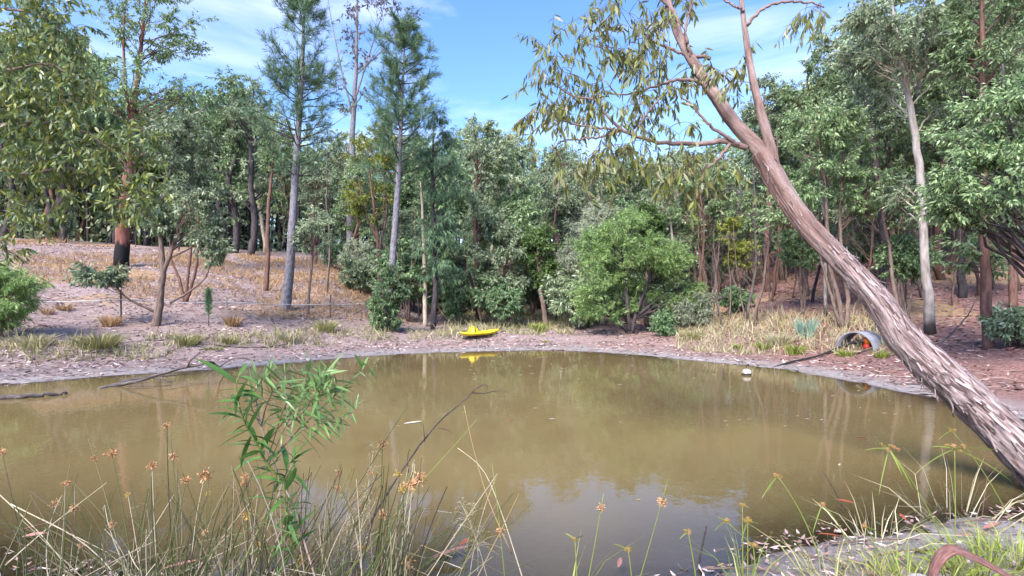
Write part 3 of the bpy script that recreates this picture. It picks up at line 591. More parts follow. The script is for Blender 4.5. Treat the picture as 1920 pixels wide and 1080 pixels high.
tree('gum_tree', 'cluster of three slim crooked trunks rising behind the grey pipe shelter', [[(1582, 616, D), (1572, 560, D), (1556, 500, D), (1552, 440, D), (1545, 330, D), (1530, 230, D)], [(1586, 616, D), (1590, 560, D + .2), (1580, 500, D + .2), (1575, 400, D + .3), (1585, 260, D + .3)], [(1576, 612, D), (1560, 560, D + .1), (1538, 480, D + .2), (1515, 380, D + .4)]],
     [[.075, .06, .05, .045, .035, .015], [.07, .055, .045, .035, .015], [.05, .04, .03, .015]], [crown_px(1450, 1640, 190, 350, D, 30, 1.6), crown_px(1560, 1680, 290, 420, D, 14, 1.2), crown_px(1420, 1540, 310, 450, D + .5, 12, 1.2)], 'gum', 'bark_brown', nt=11, nl=20, L=.13, W=.042)
for px, D, tx, x0, x1, y0, y1, r, lf_, bk, K, lab in [
    (1440, 23, 1436, 1380, 1505, 112, 390, .12, 'gum_grey', 'bark_red', 44, 'gum with straight brown trunk right of the yellow-green sapling, top against sky'),
    (1512, 21, 1515, 1450, 1600, 92, 330, .12, 'gum', 'bark_brown', 46, 'gum whose leafy top fills the sky gap right of the upright limb'),
    (1548, 17, 1535, 1490, 1610, 180, 320, .05, 'gum_grey', 'bark_white', 18, 'thin white sapling trunk seen above the middle of the leaning trunk'),
    (1655, 18, 1640, 1560, 1730, -60, 280, .12, 'gum_grey', 'bark_dark', 46, 'grey-green gum filling the top behind the white gum fork'),
    (1805, 17, 1800, 1720, 1900, -60, 310, .12, 'gum', 'bark_dark', 52, 'dense gum between the white gum and the reddish trunk'),
    (1690, 20, 1650, 1560, 1740, 180, 460, .10, 'gum', 'bark_brown', 40, 'light green leafy gum behind the white trunk, middle height'),
    (1900, 15, 1905, 1830, 2000, 60, 460, .10, 'gum_grey', 'bark_red', 44, 'gum with dark reddish trunk near the right edge, behind the reddish one'),
    (1480, 27, 1470, 1400, 1545, 250, 470, .11, 'gum_dark', 'bark_dark', 30, 'dark gum deeper in the forest behind the leaning trunk\'s bend'),
    (1383, 22.4, 1380, 1346, 1412, 398, 520, .05, 'yellow', 'bark_brown', 16, 'slim yellow-green sapling in front of the leaf-littered right slope'),
    (1620, 22, 1615, 1575, 1690, 330, 500, .08, 'gum', 'bark_brown', 24, 'leafy gum behind the leaning trunk between triple trunks and white gum')]:
    gy = HZN + (EYE - gz((px - 960) / FPX * D, D)) / D * FPX
    tree('gum_tree' if r > .06 else 'sapling', lab, [straight(px, gy, D, tx, y0 + 40, sway=6)], [[r, r * .85, r * .6, .02]], crown_px(x0, x1, y0, y1, D, K, min(2.4, (x1 - x0) / 2 / FPX * D)), lf_, bk, nt=12, nl=22, L=.10 + .002 * D, W=.034 + .0007 * D)

# --- forest behind: copies of eight trees, each a thing of its own
def skyline(px): return np.interp(px, [-300, 180, 200, 380, 400, 480, 520, 640, 850, 870, 960, 1000, 1100, 1300, 1400, 1440, 1540, 1580, 2300], [-40, -20, 130, 175, 105, 125, 235, 225, 222, 212, 240, 245, 245, 245, 225, 135, 110, -40, -60])
COPIES = []
ANCHOR = [(0, 'the left edge shrub'), (130, 'the open left slope'), (230, 'the fire-blackened gum'), (330, 'the small forked tree'), (450, 'the two dark gums on the rise'), (550, 'the tall pine'), (650, 'the very tall pale gum'), (740, 'the slimmer pine'), (810, 'the bare cream trunk'), (900, 'the yellow kayak'), (1000, 'the bright green tree'), (1090, 'the wattle bush, left half'), (1190, 'the middle of the wattle bush'), (1280, 'the sprawling grey-green shrub'), (1380, 'the yellow-green sapling'), (1450, 'the white bleached grass'), (1510, 'the blue-green grass clump'), (1580, 'the triple trunks'), (1660, 'the pipe shelter'), (1745, 'the white gum'), (1800, 'the propped pale branch'), (1855, 'the slim reddish trunk'), (1930, 'the right edge shrub')]
protos = []
for k, (bk, lf_, nmat) in enumerate([('bark_dark', 'gum', 'dark'), ('bark_dark', 'gum_dark', 'dark'), ('bark_red', 'gum_grey', 'reddish'), ('bark_cream', 'gum', 'pale'), ('bark_cream', 'gum_grey', 'pale'), ('bark_brown', 'gum_grey', 'brown'), ('bark_white', 'gum_grey', 'whitish'), ('bark_red', 'gum', 'reddish')]):
    o = thing('forest_tree', '-', 'tree'); tb = MB(); br = MB(); lf = MB()
    p = np.stack([np.cumsum(RNG.normal(0, .12, 12)), np.cumsum(RNG.normal(0, .12, 12)), np.linspace(-.2, 9.2, 12)], 1); p[:, :2] -= p[0, :2]; q = np.linspace(.15, .03, 12); tb.tubes(p, q, 6, rough=.1, seed=k)
    cl = np.concatenate([ellip(0, 0, 7.3, 2.1, 2.1, 2.9, 34, .66), ellip(.2, 0, 4.4, 1.6, 1.6, 1.5, 8, .5)]); cl[:, :2] += np.array([np.interp(cl[:, 2], p[:, 2], p[:, 0]), np.interp(cl[:, 2], p[:, 2], p[:, 1])]).T
    grow(br, lf, [p], [q], cl, nt=10, nl=17, L=.22, W=.075)
    tb.build('trunk', M[bk], o); br.build('branches', M[bk], o, 'stuff'); lf.build('crown', M[lf_], o); protos.append((o, nmat))
used = [False] * 8; placed = [tuple(t.location[:2]) for t in TREES]; n = 0; tries = 0
while n < 165 and tries < 6000:
    tries += 1
    px = RNG.uniform(-80, 2000) if RNG.random() < .8 else RNG.uniform(-40, 420); D = 20 + 38 * RNG.random() ** 1.2; x = (px - 960) / FPX * D
    lim = np.interp(px, [0, 250, 420, 650, 800, 1250, 1330, 1500, 1900], [33, 33, 36, 33, 26, 27, 24, 19, 16])
    if D < lim or min((x - a) ** 2 + (D - b) ** 2 for a, b in placed) < (1.5 if px > 750 else 1.7) ** 2: continue
    z = gz(x, D); top = EYE - (skyline(px) + abs(RNG.normal()) * 55 + 6 - HZN) / FPX * D; H = top - z
    sc = np.clip(H / 10.2, .35, 1.7); i = RNG.integers(8) if px > 450 else (0, 1, 0, 1, 2)[RNG.integers(5)]; o, nm = protos[i]
    lab = f'{nm} trunked forest gum'; grp = 'forest gums behind'
    if used[i]: r = dup(o, (x, D, z), RNG.random() * 6.28, (sc * RNG.uniform(.85, 1.1), sc * RNG.uniform(.85, 1.1), sc), lab)
    else: r = o; r.location = (x, D, z); r.scale = (sc,) * 3; r['label'] = lab; used[i] = True
    r['group'] = grp; placed.append((x, D)); n += 1; COPIES.append((lab, px, D, r))
# thin understorey poles and leafy saplings under the canopy
protos = []
for k in range(4):
    o = thing('understorey_sapling', '-', 'sapling'); tb = MB(); br = MB(); lf = MB()
    p = np.stack([np.cumsum(RNG.normal(0, .07, 9)), np.cumsum(RNG.normal(0, .07, 9)), np.linspace(-.1, 3.8, 9)], 1); q = np.linspace(.045, .012, 9); tb.tubes(p, q, 5)
    cl = ellip(0, 0, 2.9, .8, .8, 1.3, 14, .4); grow(br, lf, [p], [q], cl, nt=8, nl=15, L=.15, W=.05)
    tb.build('trunk', M['bark_brown' if k % 2 else 'bark_dark'], o); br.build('branches', M['twig'], o, 'stuff'); lf.build('crown', M[['gum', 'gum_grey', 'gum_dark', 'gum'][k]], o); protos.append(o)
used = [False] * 4; n = 0
while n < 90:
    px = RNG.uniform(640, 1960) if RNG.random() < .88 else RNG.uniform(-40, 640); D = 17 + 26 * RNG.random(); x = (px - 960) / FPX * D
    lim = np.interp(px, [0, 640, 700, 800, 1250, 1330, 1500, 1900], [35, 33, 26, 22.5, 23, 22, 19, 15])
    if D < lim or min((x - a) ** 2 + (D - b) ** 2 for a, b in placed) < .9 ** 2: continue
    i = RNG.integers(4); sc = RNG.uniform(.7, 1.5); z = gz(x, D)
    lab = f'{["leafy", "greyish", "dark", "leafy"][i]} thin understorey sapling'
    if used[i]: r = dup(protos[i], (x, D, z), RNG.random() * 6.28, sc, lab)
    else: r = protos[i]; r.location = (x, D, z); r.scale = (sc,) * 3; r['label'] = lab; used[i] = True
    r['group'] = 'understorey saplings'; placed.append((x, D)); n += 1; COPIES.append((lab, px, D, r))

protos = []
for k in range(3):
    o = thing('bare_pole', '-', 'sapling'); tb = MB(); br = MB()
    p = np.stack([np.cumsum(RNG.normal(0, .06, 9)), np.cumsum(RNG.normal(0, .06, 9)), np.linspace(-.1, 3.4, 9)], 1); q = np.linspace(.035, .008, 9); tb.tubes(p, q, 5); cl = ellip(0, 0, 2.1, .7, .7, 1.3, 9, .3)
    grow(br, MB(), [p], [q], cl, nt=3, nl=1, limb=.35); tb.build('trunk', M[['bark_brown', 'bark_red', 'deadwood'][k]], o); br.build('twigs', M[['bark_dark', 'twig', 'deadwood'][k]], o, 'stuff'); protos.append(o)
used = [False] * 3; n = 0
while n < 80:
    px = RNG.uniform(1310, 1950) if RNG.random() < .7 else RNG.uniform(560, 1310); D = 14 + 14 * RNG.random(); x = (px - 960) / FPX * D
    if D < np.interp(px, [560, 700, 900, 1250, 1330, 1500, 1900], [23, 22, 21, 21.5, 18.5, 16, 13]) or min((x - a) ** 2 + (D - b) ** 2 for a, b in placed) < .45 ** 2: continue
    i = RNG.integers(3); sc = RNG.uniform(.6, 2.0); z = gz(x, D); lab = ['brown bare', 'reddish bare', 'bleached dead'][i] + ' thin twiggy pole'
    if used[i]: r = dup(protos[i], (x, D, z), RNG.random() * 6.28, sc, lab)
    else: r = protos[i]; r.location = (x, D, z); r.scale = (sc,) * 3; used[i] = True
    r['group'] = 'bare twiggy poles in the undergrowth'; placed.append((x, D)); n += 1; COPIES.append((lab, px, D, r))

# ------------------------------------------------------------------ single leaves big enough to pick apart
def leaf_mesh(name, L, W, m, sag=.25, n=5, fold=.18):
    b = MB(); t = np.linspace(0, 1, n + 1); w = W * np.sin(np.pi * np.clip(t * .93 + .05, 0, 1)) ** .8 * (1 - .25 * t); w[-1] = W * .02
    x = L * t; z = -sag * L * t ** 2
    v = np.stack([np.stack([x, w * .5, z + fold * w], 1), np.stack([x, 0 * t, z], 1), np.stack([x, -w * .5, z + fold * w], 1)], 1).reshape(-1, 3)
    q = [[3 * i + j, 3 * i + 3 + j, 3 * i + 4 + j, 3 * i + 1 + j] for i in range(n) for j in (0, 1)]
    b.add(v, q); return b.mesh(name, m)
def put_leaf(me, pos, d, parent, sc=1, roll=None, name='leaf'):
    o = link(name, me, parent); d = Vector([float(c) for c in d]); q = d.to_track_quat('X', 'Z')
    from mathutils import Quaternion
    q = q @ Quaternion((1, 0, 0), float(RNG.normal() * .6 if roll is None else roll))
    o.rotation_mode = 'QUATERNION'; o.rotation_quaternion = q; o.location = [float(c) for c in pos]; o.scale = (sc, sc, sc); return o

def near_tree(name, label, stems_px, rad, limbs_px, areas, leaf_mats, bark, limb_bark, L, W, n_parts, per, f=None, twl=.5, rough=.2, sides=26, seg=70, droop=.9):
    """a tree near the camera: trunk, limbs drawn through points, twigs reaching into the given areas, leaves as parts"""
    stems = [path_px(s) for s in stems_px]; f = stems[0][0].copy() if f is None else f; f[2] = gz(f[0], f[1])
    o = thing(name, label, 'tree', f); br = MB(); limbs = []
    for k, (s, r) in enumerate(zip(stems, rad)):
        p = resample(catmull(s - f, 8), seg); q = np.interp(np.linspace(0, 1, seg), np.linspace(0, 1, len(r)), r) * (1 + .22 * (fbm(np.linspace(0, 14, seg), np.full(seg, 3.3 + k), 3) - .44)); b = MB()
        b.tubes(p, q, sides, rough=rough if k == 0 else rough * .25, freq=(3.4, 1.3), seed=k * 7); b.build('trunk' if k == 0 else 'limb', M[bark if k == 0 else limb_bark], o); limbs.append(p[seg // 3:] if k == 0 else p)
    for s, r in limbs_px:
        p = resample(catmull(path_px(s) - f, 8), 30); p[1:-1] += RNG.normal(size=(28, 3)) * .006; q = np.linspace(r[0], r[1], 30); b = MB(); b.tubes(p, q, 8, rough=.1); b.build('branch', M[limb_bark], o); limbs.append(p)
    allp = np.concatenate(limbs); pos = []; dirs = []
    for (x0, x1, y0, y1, D0, D1, n) in areas:
        for _ in range(n):
            a = RNG.random() * 6.283; rr = math.sqrt(RNG.random()); e = at((x0 + x1) / 2 + (x1 - x0) / 2 * rr * math.cos(a), (y0 + y1) / 2 + (y1 - y0) / 2 * rr * math.sin(a), RNG.uniform(D0, D1)) - f
            j = np.argmin(((allp - e) ** 2).sum(1)); s0 = allp[j]; ln = np.linalg.norm(e - s0)
            m = (s0 + e) / 2 + np.array([0, 0, .16 * ln]) + RNG.normal(size=3) * .07 * ln
            T = bez(s0[None], m[None], e[None], 9); br.tubes(T, np.linspace(.0035 + .004 * min(ln, 1.5), .0018, 9)[None], 4, cap=False); T = T[0]; allp = np.vstack([allp, T[3:]])
            # leaf sprays at the tip
            for _ in range(2):
                dd = unit(unit(T[-1] - T[-3]) + RNG.normal(size=3) * .6 + np.array([0, 0, -.5])); e2 = T[-1] + dd * twl * RNG.uniform(.3, .8)
                T2 = bez(T[-1][None], ((T[-1] + e2) / 2 + np.array([0, 0, .04]))[None], e2[None], 5); br.tubes(T2, np.linspace(.0025, .0014, 5)[None], 3, cap=False); T2 = T2[0]
                for t in np.linspace(.1, 1, per):
                    i = t * 4; k = min(int(i), 3); pos.append(T2[k] * (1 - i + k) + T2[k + 1] * (i - k)); dirs.append(unit(dd * .3 + RNG.normal(size=3) * .4 + np.array([0, 0, -droop])))
    br.build('twigs', M['twig'], o, 'stuff')
    pos = np.array(pos); dirs = np.array(dirs); order = np.argsort(np.linalg.norm(pos + f - np.array([0, 0, EYE]), axis=1))
    me = [leaf_mesh('leaf', L * a, W * b, M[m], s) for a, b, s in ((1, 1, .2), (.8, 1.05, .1), (1.15, .9, .35)) for m in leaf_mats]
    pick = RNG.permutation(len(pos))[:n_parts]
    sel = np.zeros(len(pos), bool); sel[pick] = True
    for i in pick: put_leaf(me[RNG.integers(len(me))], pos[i], dirs[i], o, RNG.uniform(.8, 1.2))
    lf = MB(); r = ~sel
    # the rest joined: same leaf shape in three pieces
    P_, D_ = pos[r], dirs[r]; k = len(P_); rr = unit(np.cross(D_, RNG.normal(size=(k, 3)))); nn = np.cross(rr, D_); l_ = (L * RNG.uniform(.75, 1.25, k))[:, None]; w_ = (W * RNG.uniform(.8, 1.2, k))[:, None]
    sg = np.sign(RNG.normal(size=(k, 1))) * RNG.uniform(.05, .3, (k, 1)); c = lambda t: P_ + D_ * l_ * t + rr * l_ * sg * t * t * .5
    v = np.stack([P_, c(.3) + nn * w_ * .5, c(.3) - nn * w_ * .5 , c(.65) + nn * w_ * .42, c(.65) - nn * w_ * .42, c(1.0)], 1); i = np.arange(k)[:, None] * 6
    lf.add(v, i + np.array([[1, 3, 4, 2]]), np.concatenate([i + np.array([[0, 1, 2]]), i + np.array([[3, 5, 4]])])); lf.build('foliage', M[leaf_mats[0]], o, 'stuff')
    return o, limbs, f

# --- the leaning gum
LB = at(2010, 935, 4.55)
lean, limbs, LF = near_tree('leaning_gum', 'big gum leaning far over the pond with shaggy peeling bark and forked top',
    [[(2035, 960, 4.5), (1985, 910, 4.55), (1900, 830, 4.65), (1836, 768, 4.75), (1790, 725, 4.8), (1737, 677, 4.87), (1690, 630, 4.93), (1668, 598, 4.98), (1644, 562, 5.03), (1600, 515, 5.1), (1559, 472, 5.17), (1525, 437, 5.23), (1493, 397, 5.3), (1463, 350, 5.37), (1440, 308, 5.42), (1428, 285, 5.45)],
     [(1440, 300, 5.42), (1415, 270, 5.5), (1380, 235, 5.55), (1345, 185, 5.6), (1318, 145, 5.65), (1290, 100, 5.7), (1262, 40, 5.8), (1245, -40, 5.9)],
     [(1450, 312, 5.4), (1444, 275, 5.4), (1428, 215, 5.4), (1412, 150, 5.45), (1400, 80, 5.5), (1390, 0, 5.55), (1386, -50, 5.6)]],
    [[.215, .195, .172, .16, .152, .15, .155, .14, .118, .105, .098, .096, .092, .092, .094, .09], [.078, .072, .064, .056, .048, .042, .034, .026], [.062, .05, .04, .033, .027, .022, .018]],
    [([(1400, 278, 5.5), (1355, 264, 5.5), (1295, 270, 5.45), (1225, 264, 5.4), (1165, 243, 5.4), (1135, 210, 5.4), (1115, 188, 5.4), (1075, 180, 5.4), (1050, 165, 5.4)], (.032, .007)),
     ([(1165, 243, 5.4), (1110, 238, 5.3), (1060, 228, 5.3), (1020, 212, 5.3)], (.014, .005)),
     ([(1165, 245, 5.4), (1120, 258, 5.35), (1060, 263, 5.3), (1035, 280, 5.2)], (.014, .005)),
     ([(1190, 254, 5.4), (1205, 225, 5.4), (1240, 180, 5.45), (1258, 155, 5.5)], (.012, .006)),
     ([(1330, 165, 5.65), (1295, 150, 5.6), (1250, 155, 5.55), (1170, 178, 5.5), (1130, 150, 5.5)], (.022, .005)),
     ([(1385, 272, 5.5), (1345, 245, 5.45), (1320, 225, 5.4), (1300, 200, 5.4), (1275, 180, 5.4)], (.022, .006)),
     ([(1368, 270, 5.5), (1345, 300, 5.4), (1310, 322, 5.35), (1262, 330, 5.3)], (.018, .006)),
     ([(1400, 48, 5.5), (1425, 20, 5.5), (1460, 6, 5.5), (1510, 3, 5.5), (1545, 14, 5.5)], (.02, .007)),
     ([(1330, 110, 5.7), (1280, 100, 5.7), (1230, 80, 5.7), (1210, 70, 5.7)], (.022, .009)),
     ([(1280, 80, 5.75), (1262, 20, 5.8), (1225, -10, 5.8)], (.03, .01)),
     ([(1395, 20, 5.5), (1365, 5, 5.5), (1340, -10, 5.6)], (.014, .006)),
     ([(1300, 118, 5.68), (1285, 60, 5.6), (1300, 0, 5.6)], (.02, .008))],
    [(1000, 1130, 60, 180, 5.2, 5.9, 22), (980, 1130, 150, 235, 5.1, 5.7, 16), (1090, 1290, -10, 110, 5.3, 6.1, 36), (1120, 1290, 90, 190, 5.2, 6, 22), (960, 1050, 195, 260, 5, 5.5, 8), (1110, 1220, 200, 290, 5.1, 5.6, 12),
     (1000, 1210, 265, 320, 4.9, 5.6, 16), (1210, 1400, 285, 350, 5, 5.6, 18), (1260, 1380, 100, 190, 5.5, 6.1, 8), (1500, 1580, -10, 40, 5.3, 5.7, 6), (1330, 1420, 100, 160, 5.3, 5.7, 6), (1220, 1330, -20, 40, 5.6, 6.2, 10), (1200, 1300, 190, 260, 5.3, 5.8, 8)],
    ['lean_leaf'], 'bark_lean', 'bark_limb', .115, .024, 280, 9, f=LB, rough=.42, sides=64, seg=220)
# loose strips of bark on the lower trunk, and stubs
def bark_strips(n, Lr, Wr, lf_, us=(0, .72), under=False):
    b = MB(); p = limbs_full; u = us[0] + RNG.random(n) ** 1.2 * (us[1] - us[0])
    i = np.clip((u * (len(p) - 2)).astype(int), 0, len(p) - 3); T = unit(p[i + 1] - p[i]); ref = unit(np.cross(T, np.array([.07, .1, 1.]))); V = np.cross(T, ref); a = RNG.random(n) * 6.283
    if under: a = np.arctan2((V @ np.array([-.6, -.45, -.7])), (ref @ np.array([-.6, -.45, -.7]))) + RNG.normal(0, .5, n)
    R = np.interp(u, np.linspace(0, 1, 16), [.215, .195, .172, .16, .152, .15, .155, .14, .118, .105, .098, .096, .092, .092, .094, .09])
    out = ref * np.cos(a)[:, None] + V * np.sin(a)[:, None]; sd = np.cross(T, out); L_ = RNG.uniform(*Lr, n)[:, None]; W_ = RNG.uniform(*Wr, n)[:, None]; lift = (RNG.random((n, 1)) ** 2 * lf_ + .003)
    c0 = p[i] + out * (R * .99)[:, None]; s = np.where(RNG.random((n, 1)) < .6, -1, 1); dr = T * s + sd * RNG.normal(0, .12, (n, 1))
    v = []
    for t, h in ((0, -.004), (.35, .006), (.7, .4), (1, 1.)):
        c = c0 + dr * L_ * t + out * (lift * h + .004)
        v += [c - sd * W_ * .5 * (1 - .5 * t), c + out * W_ * .12, c + sd * W_ * .5 * (1 - .5 * t)]
    v = np.stack(v, 1); i0 = np.arange(n)[:, None] * 12; q = np.concatenate([i0 + np.array([[3 * k + j, 3 * k + j + 1, 3 * k + j + 4, 3 * k + j + 3]]) for k in range(3) for j in (0, 1)])
    b.add(v, q, None, np.stack([v[..., 0] * .1 + RNG.random((n, 1)) * 9, v[..., 1] * .1 + RNG.random((n, 1)) * 5, v[..., 2] * .2], -1)); b.build('bark_strips', M['bark_lean_strip'], lean, 'stuff')
M['bark_lean_strip'] = leaf_mat('peeling_bark_strips', [(.04, .025, .025), (.14, .095, .09), (.28, .21, .205), (.44, .37, .36)], .85, 0, 0)
_s = path_px([(2035, 960, 4.5), (1985, 910, 4.55), (1900, 830, 4.65), (1836, 768, 4.75), (1790, 725, 4.8), (1737, 677, 4.87), (1690, 630, 4.93), (1668, 598, 4.98), (1644, 562, 5.03), (1600, 515, 5.1), (1559, 472, 5.17), (1525, 437, 5.23), (1493, 397, 5.3), (1463, 350, 5.37), (1440, 308, 5.42), (1428, 285, 5.45)])
limbs_full = resample(catmull(_s - LF, 8), 70)
bark_strips(1000, (.04, .18), (.004, .014), .04); bark_strips(160, (.03, .10), (.004, .014), .05, (.7, 1.0)); bark_strips(170, (.06, .18), (.010, .026), .055); bark_strips(70, (.08, .22), (.012, .03), .10, (.26, .48), True)
def knot(px, py, D, r):
    c = at(px, py, D) - LF; j = np.argmin(((limbs_full - c) ** 2).sum(1)); c = limbs_full[j]; T = unit(limbs_full[j + 1] - c); v = unit(np.array([0, 0, EYE]) - LF - c); v = unit(v - T * (T @ v)); s_ = np.cross(T, v); a = np.linspace(0, 2 * math.pi, 19); c = c + v * .145
    rg = c + (T * np.cos(a)[:, None] * 1.35 + s_ * np.sin(a)[:, None]) * r; b = MB(); b.tubes(rg, np.full(19, r * .42), 8, cap=False, rough=.5, freq=(3, 9)); b.build('knot', M['bark_lean'], lean)
    b = MB(); t = np.arange(12) * math.pi / 6; b.add(np.concatenate([[c - v * .012], c + (T * np.cos(t)[:, None] * 1.3 + s_ * np.sin(t)[:, None]) * r * .95]), None, [[0, k + 1, (k + 1) % 12 + 1] for k in range(12)]); b.build('knot_hollow', M['hollow'], lean)
M['hollow'] = plain_mat('dark_red_heartwood', (.10, .03, .022), .9, .2, .4, 40)
knot(1768, 690, 4.85, .042)
# --- the gum whose boughs hang in from the left edge
NL = np.array([-11.2, 9.6, 0])
near_tree('overhanging_gum', 'gum at the left edge whose leafy yellow-green boughs hang over the pond', [[(-215, 640, 9.7), (-210, 400, 9.6), (-200, 200, 9.5), (-190, 20, 9.4), (-180, -150, 9.3)]], [[.2, .17, .14, .11, .08]],
    [([(-205, 380, 9.6), (-100, 340, 9.2), (0, 322, 8.9), (60, 326, 8.8), (120, 315, 8.7), (180, 330, 8.6)], (.05, .012)), ([(-195, 200, 9.5), (-80, 150, 9), (20, 130, 8.6), (90, 120, 8.4), (130, 140, 8.3)], (.05, .01)),
     ([(-185, 50, 9.4), (-60, 20, 8.8), (40, 20, 8.5), (110, 40, 8.3)], (.05, .01)), ([(-205, 300, 9.5), (-60, 250, 9), (40, 230, 8.8), (140, 240, 8.6), (220, 290, 8.5), (255, 340, 8.4)], (.045, .01)),
     ([(-205, 440, 9.6), (-80, 440, 9.3), (-10, 445, 9.1), (20, 450, 9)], (.03, .01))],
    [(-30, 165, -20, 130, 8, 9.2, 86), (-30, 185, 100, 230, 8, 9.2, 84), (-30, 205, 200, 330, 8.2, 9.3, 88), (150, 300, 230, 340, 8.1, 8.8, 44), (190, 300, 320, 400, 8.1, 8.7, 30), (-30, 160, 300, 410, 8.3, 9.2, 40), (-30, 45, 425, 490, 8.8, 9.4, 9)],
    ['near_left'], 'bark_brown', 'bark_brown', .118, .035, 290, 12, f=NL, twl=.55, sides=14, droop=.55)
# ------------------------------------------------------------------ the wood beyond, too far to tell tree from tree
def far_wood():
    lf = MB(); tb = MB(); n = 1000
    px = RNG.uniform(-250, 2170, n); D = RNG.uniform(46, 80, n); x = (px - 960) / FPX * D; z = height(x, D)
    top = EYE - (np.maximum(skyline(px), 190) + 25 + RNG.random(n) * 120 - HZN) / FPX * D
    P = np.stack([np.stack([x, D, z - .3], 1), np.stack([x + RNG.normal(0, .3, n), D, (z + top) / 2], 1), np.stack([x + RNG.normal(0, .6, n), D, top], 1)], 1)
    tb.tubes(P, np.broadcast_to(np.array([.16, .12, .04]), (n, 3)), 4, cap=False)
    k = 95; t = RNG.random((n, k)) ** 1.15; c = P[:, None, 0] + (P[:, 2] - P[:, 0])[:, None] * t[..., None] + RNG.normal(size=(n, k, 3)) * np.array([1.3, 1.0, .7]); c = c.reshape(-1, 3)
    lf.leaves(c, RNG.normal(size=c.shape) + np.array([0, 0, -.5]), RNG.uniform(.4, .8, len(c)), RNG.uniform(.18, .34, len(c)))
    o = lf.build('distant_wood', M['gum_grey'], None, 'stuff'); tag(o, 'hazy mass of forest foliage far behind the trunks', 'forest')
    t_ = tb.build('trunks', M['bark_dark'], o, 'stuff')
far_wood()

def project(x, y, z): return 960 + x / y * FPX, HZN - (z - EYE) / y * FPX

# ------------------------------------------------------------------ understorey bushes: copies of five
def bushes():
    protos = []
    for k, (lf_, L_, W_) in enumerate([('gum', .13, .05), ('gum_dark', .13, .05), ('wattle_grey', .17, .026), ('gum_grey', .14, .05), ('sheoak', .2, .024)]):
        o = thing('understorey_bush', '-', 'bush'); tb = MB(); br = MB(); lf = MB(); st = []; rd = []
        for s in range(5):
            a = RNG.random() * 6.28; e = np.array([math.cos(a) * .7, math.sin(a) * .7, RNG.uniform(1.4, 2.3)]); st.append(np.array([[0, 0, -.08], e * .4 + [0, 0, .25], e])); rd.append([.03, .02, .01]); tb.tubes(resample(st[-1], 6), np.linspace(.032, .01, 6), 4)
        grow(br, lf, st, rd, ellip(0, 0, 1.35, 1.05, 1.05, 1.15, 26, .42, .2), nt=11, nl=19, L=L_ * 1.15, W=W_ * 1.15)
        tb.build('stems', M['bark_brown'], o, 'stuff'); br.build('branches', M['twig'], o, 'stuff'); lf.build('foliage', M[lf_], o); protos.append(o)
    used = [False] * 5; n = 0; tr = 0
    while n < 78 and tr < 4000:
        tr += 1; u = RNG.random()
        px = RNG.uniform(650, 1340) if u < .68 else (RNG.uniform(1340, 1960) if u < .86 else RNG.uniform(-60, 650))
        D = 19 + 22 * RNG.random(); lim = np.interp(px, [0, 560, 650, 780, 900, 1250, 1320, 1500, 1900], [36, 36, 27, 22, 21.2, 21.5, 25, 27, 25])
        x = (px - 960) / FPX * D
        if D < lim or min((x - a) ** 2 + (D - b) ** 2 for a, b in placed) < .75: continue
        i = RNG.integers(5); sc = RNG.uniform(.7, 1.35) * (1.15 if 700 < px < 1300 else .8); z = gz(x, D)
        lab = f'{["leafy green", "dark green", "grey feathery", "grey-green", "dark feathery"][i]} undergrowth bush'
        if used[i]: r = dup(protos[i], (x, D, z), RNG.random() * 6.28, (sc, sc, sc * RNG.uniform(.8, 1.3)), lab)
        else: r = protos[i]; r.location = (x, D, z); r.scale = (sc,) * 3; r['label'] = lab; used[i] = True
        r['group'] = 'undergrowth bushes'; placed.append((x, D)); n += 1; COPIES.append((lab, px, D, r))
bushes()
def name_copies():
    """each copy's label: its look, what it stands behind, how far back"""
    by = {}
    for lab, px, D, r in COPIES:
        a = min(ANCHOR, key=lambda q: abs(q[0] - px))[1]; by.setdefault((lab, a), []).append((D, r))
    for (lab, a), rows in by.items():
        rows.sort(key=lambda q: q[0]); w_ = ['nearest of its kind', 'second row back', 'third row back', 'fourth row back', 'fifth row back', 'sixth row back', 'seventh row back', 'eighth row back', 'ninth row back', 'tenth row back', 'eleventh row back', 'twelfth row back', 'thirteenth row back', 'fourteenth row back', 'fifteenth row back', 'sixteenth row back', 'seventeenth row back', 'eighteenth row back', 'farthest back']
        for k, (D, r) in enumerate(rows): r['label'] = f'{lab} behind {a}' + (f', {w_[min(k, 18)]}' if len(rows) > 1 else '')
name_copies()

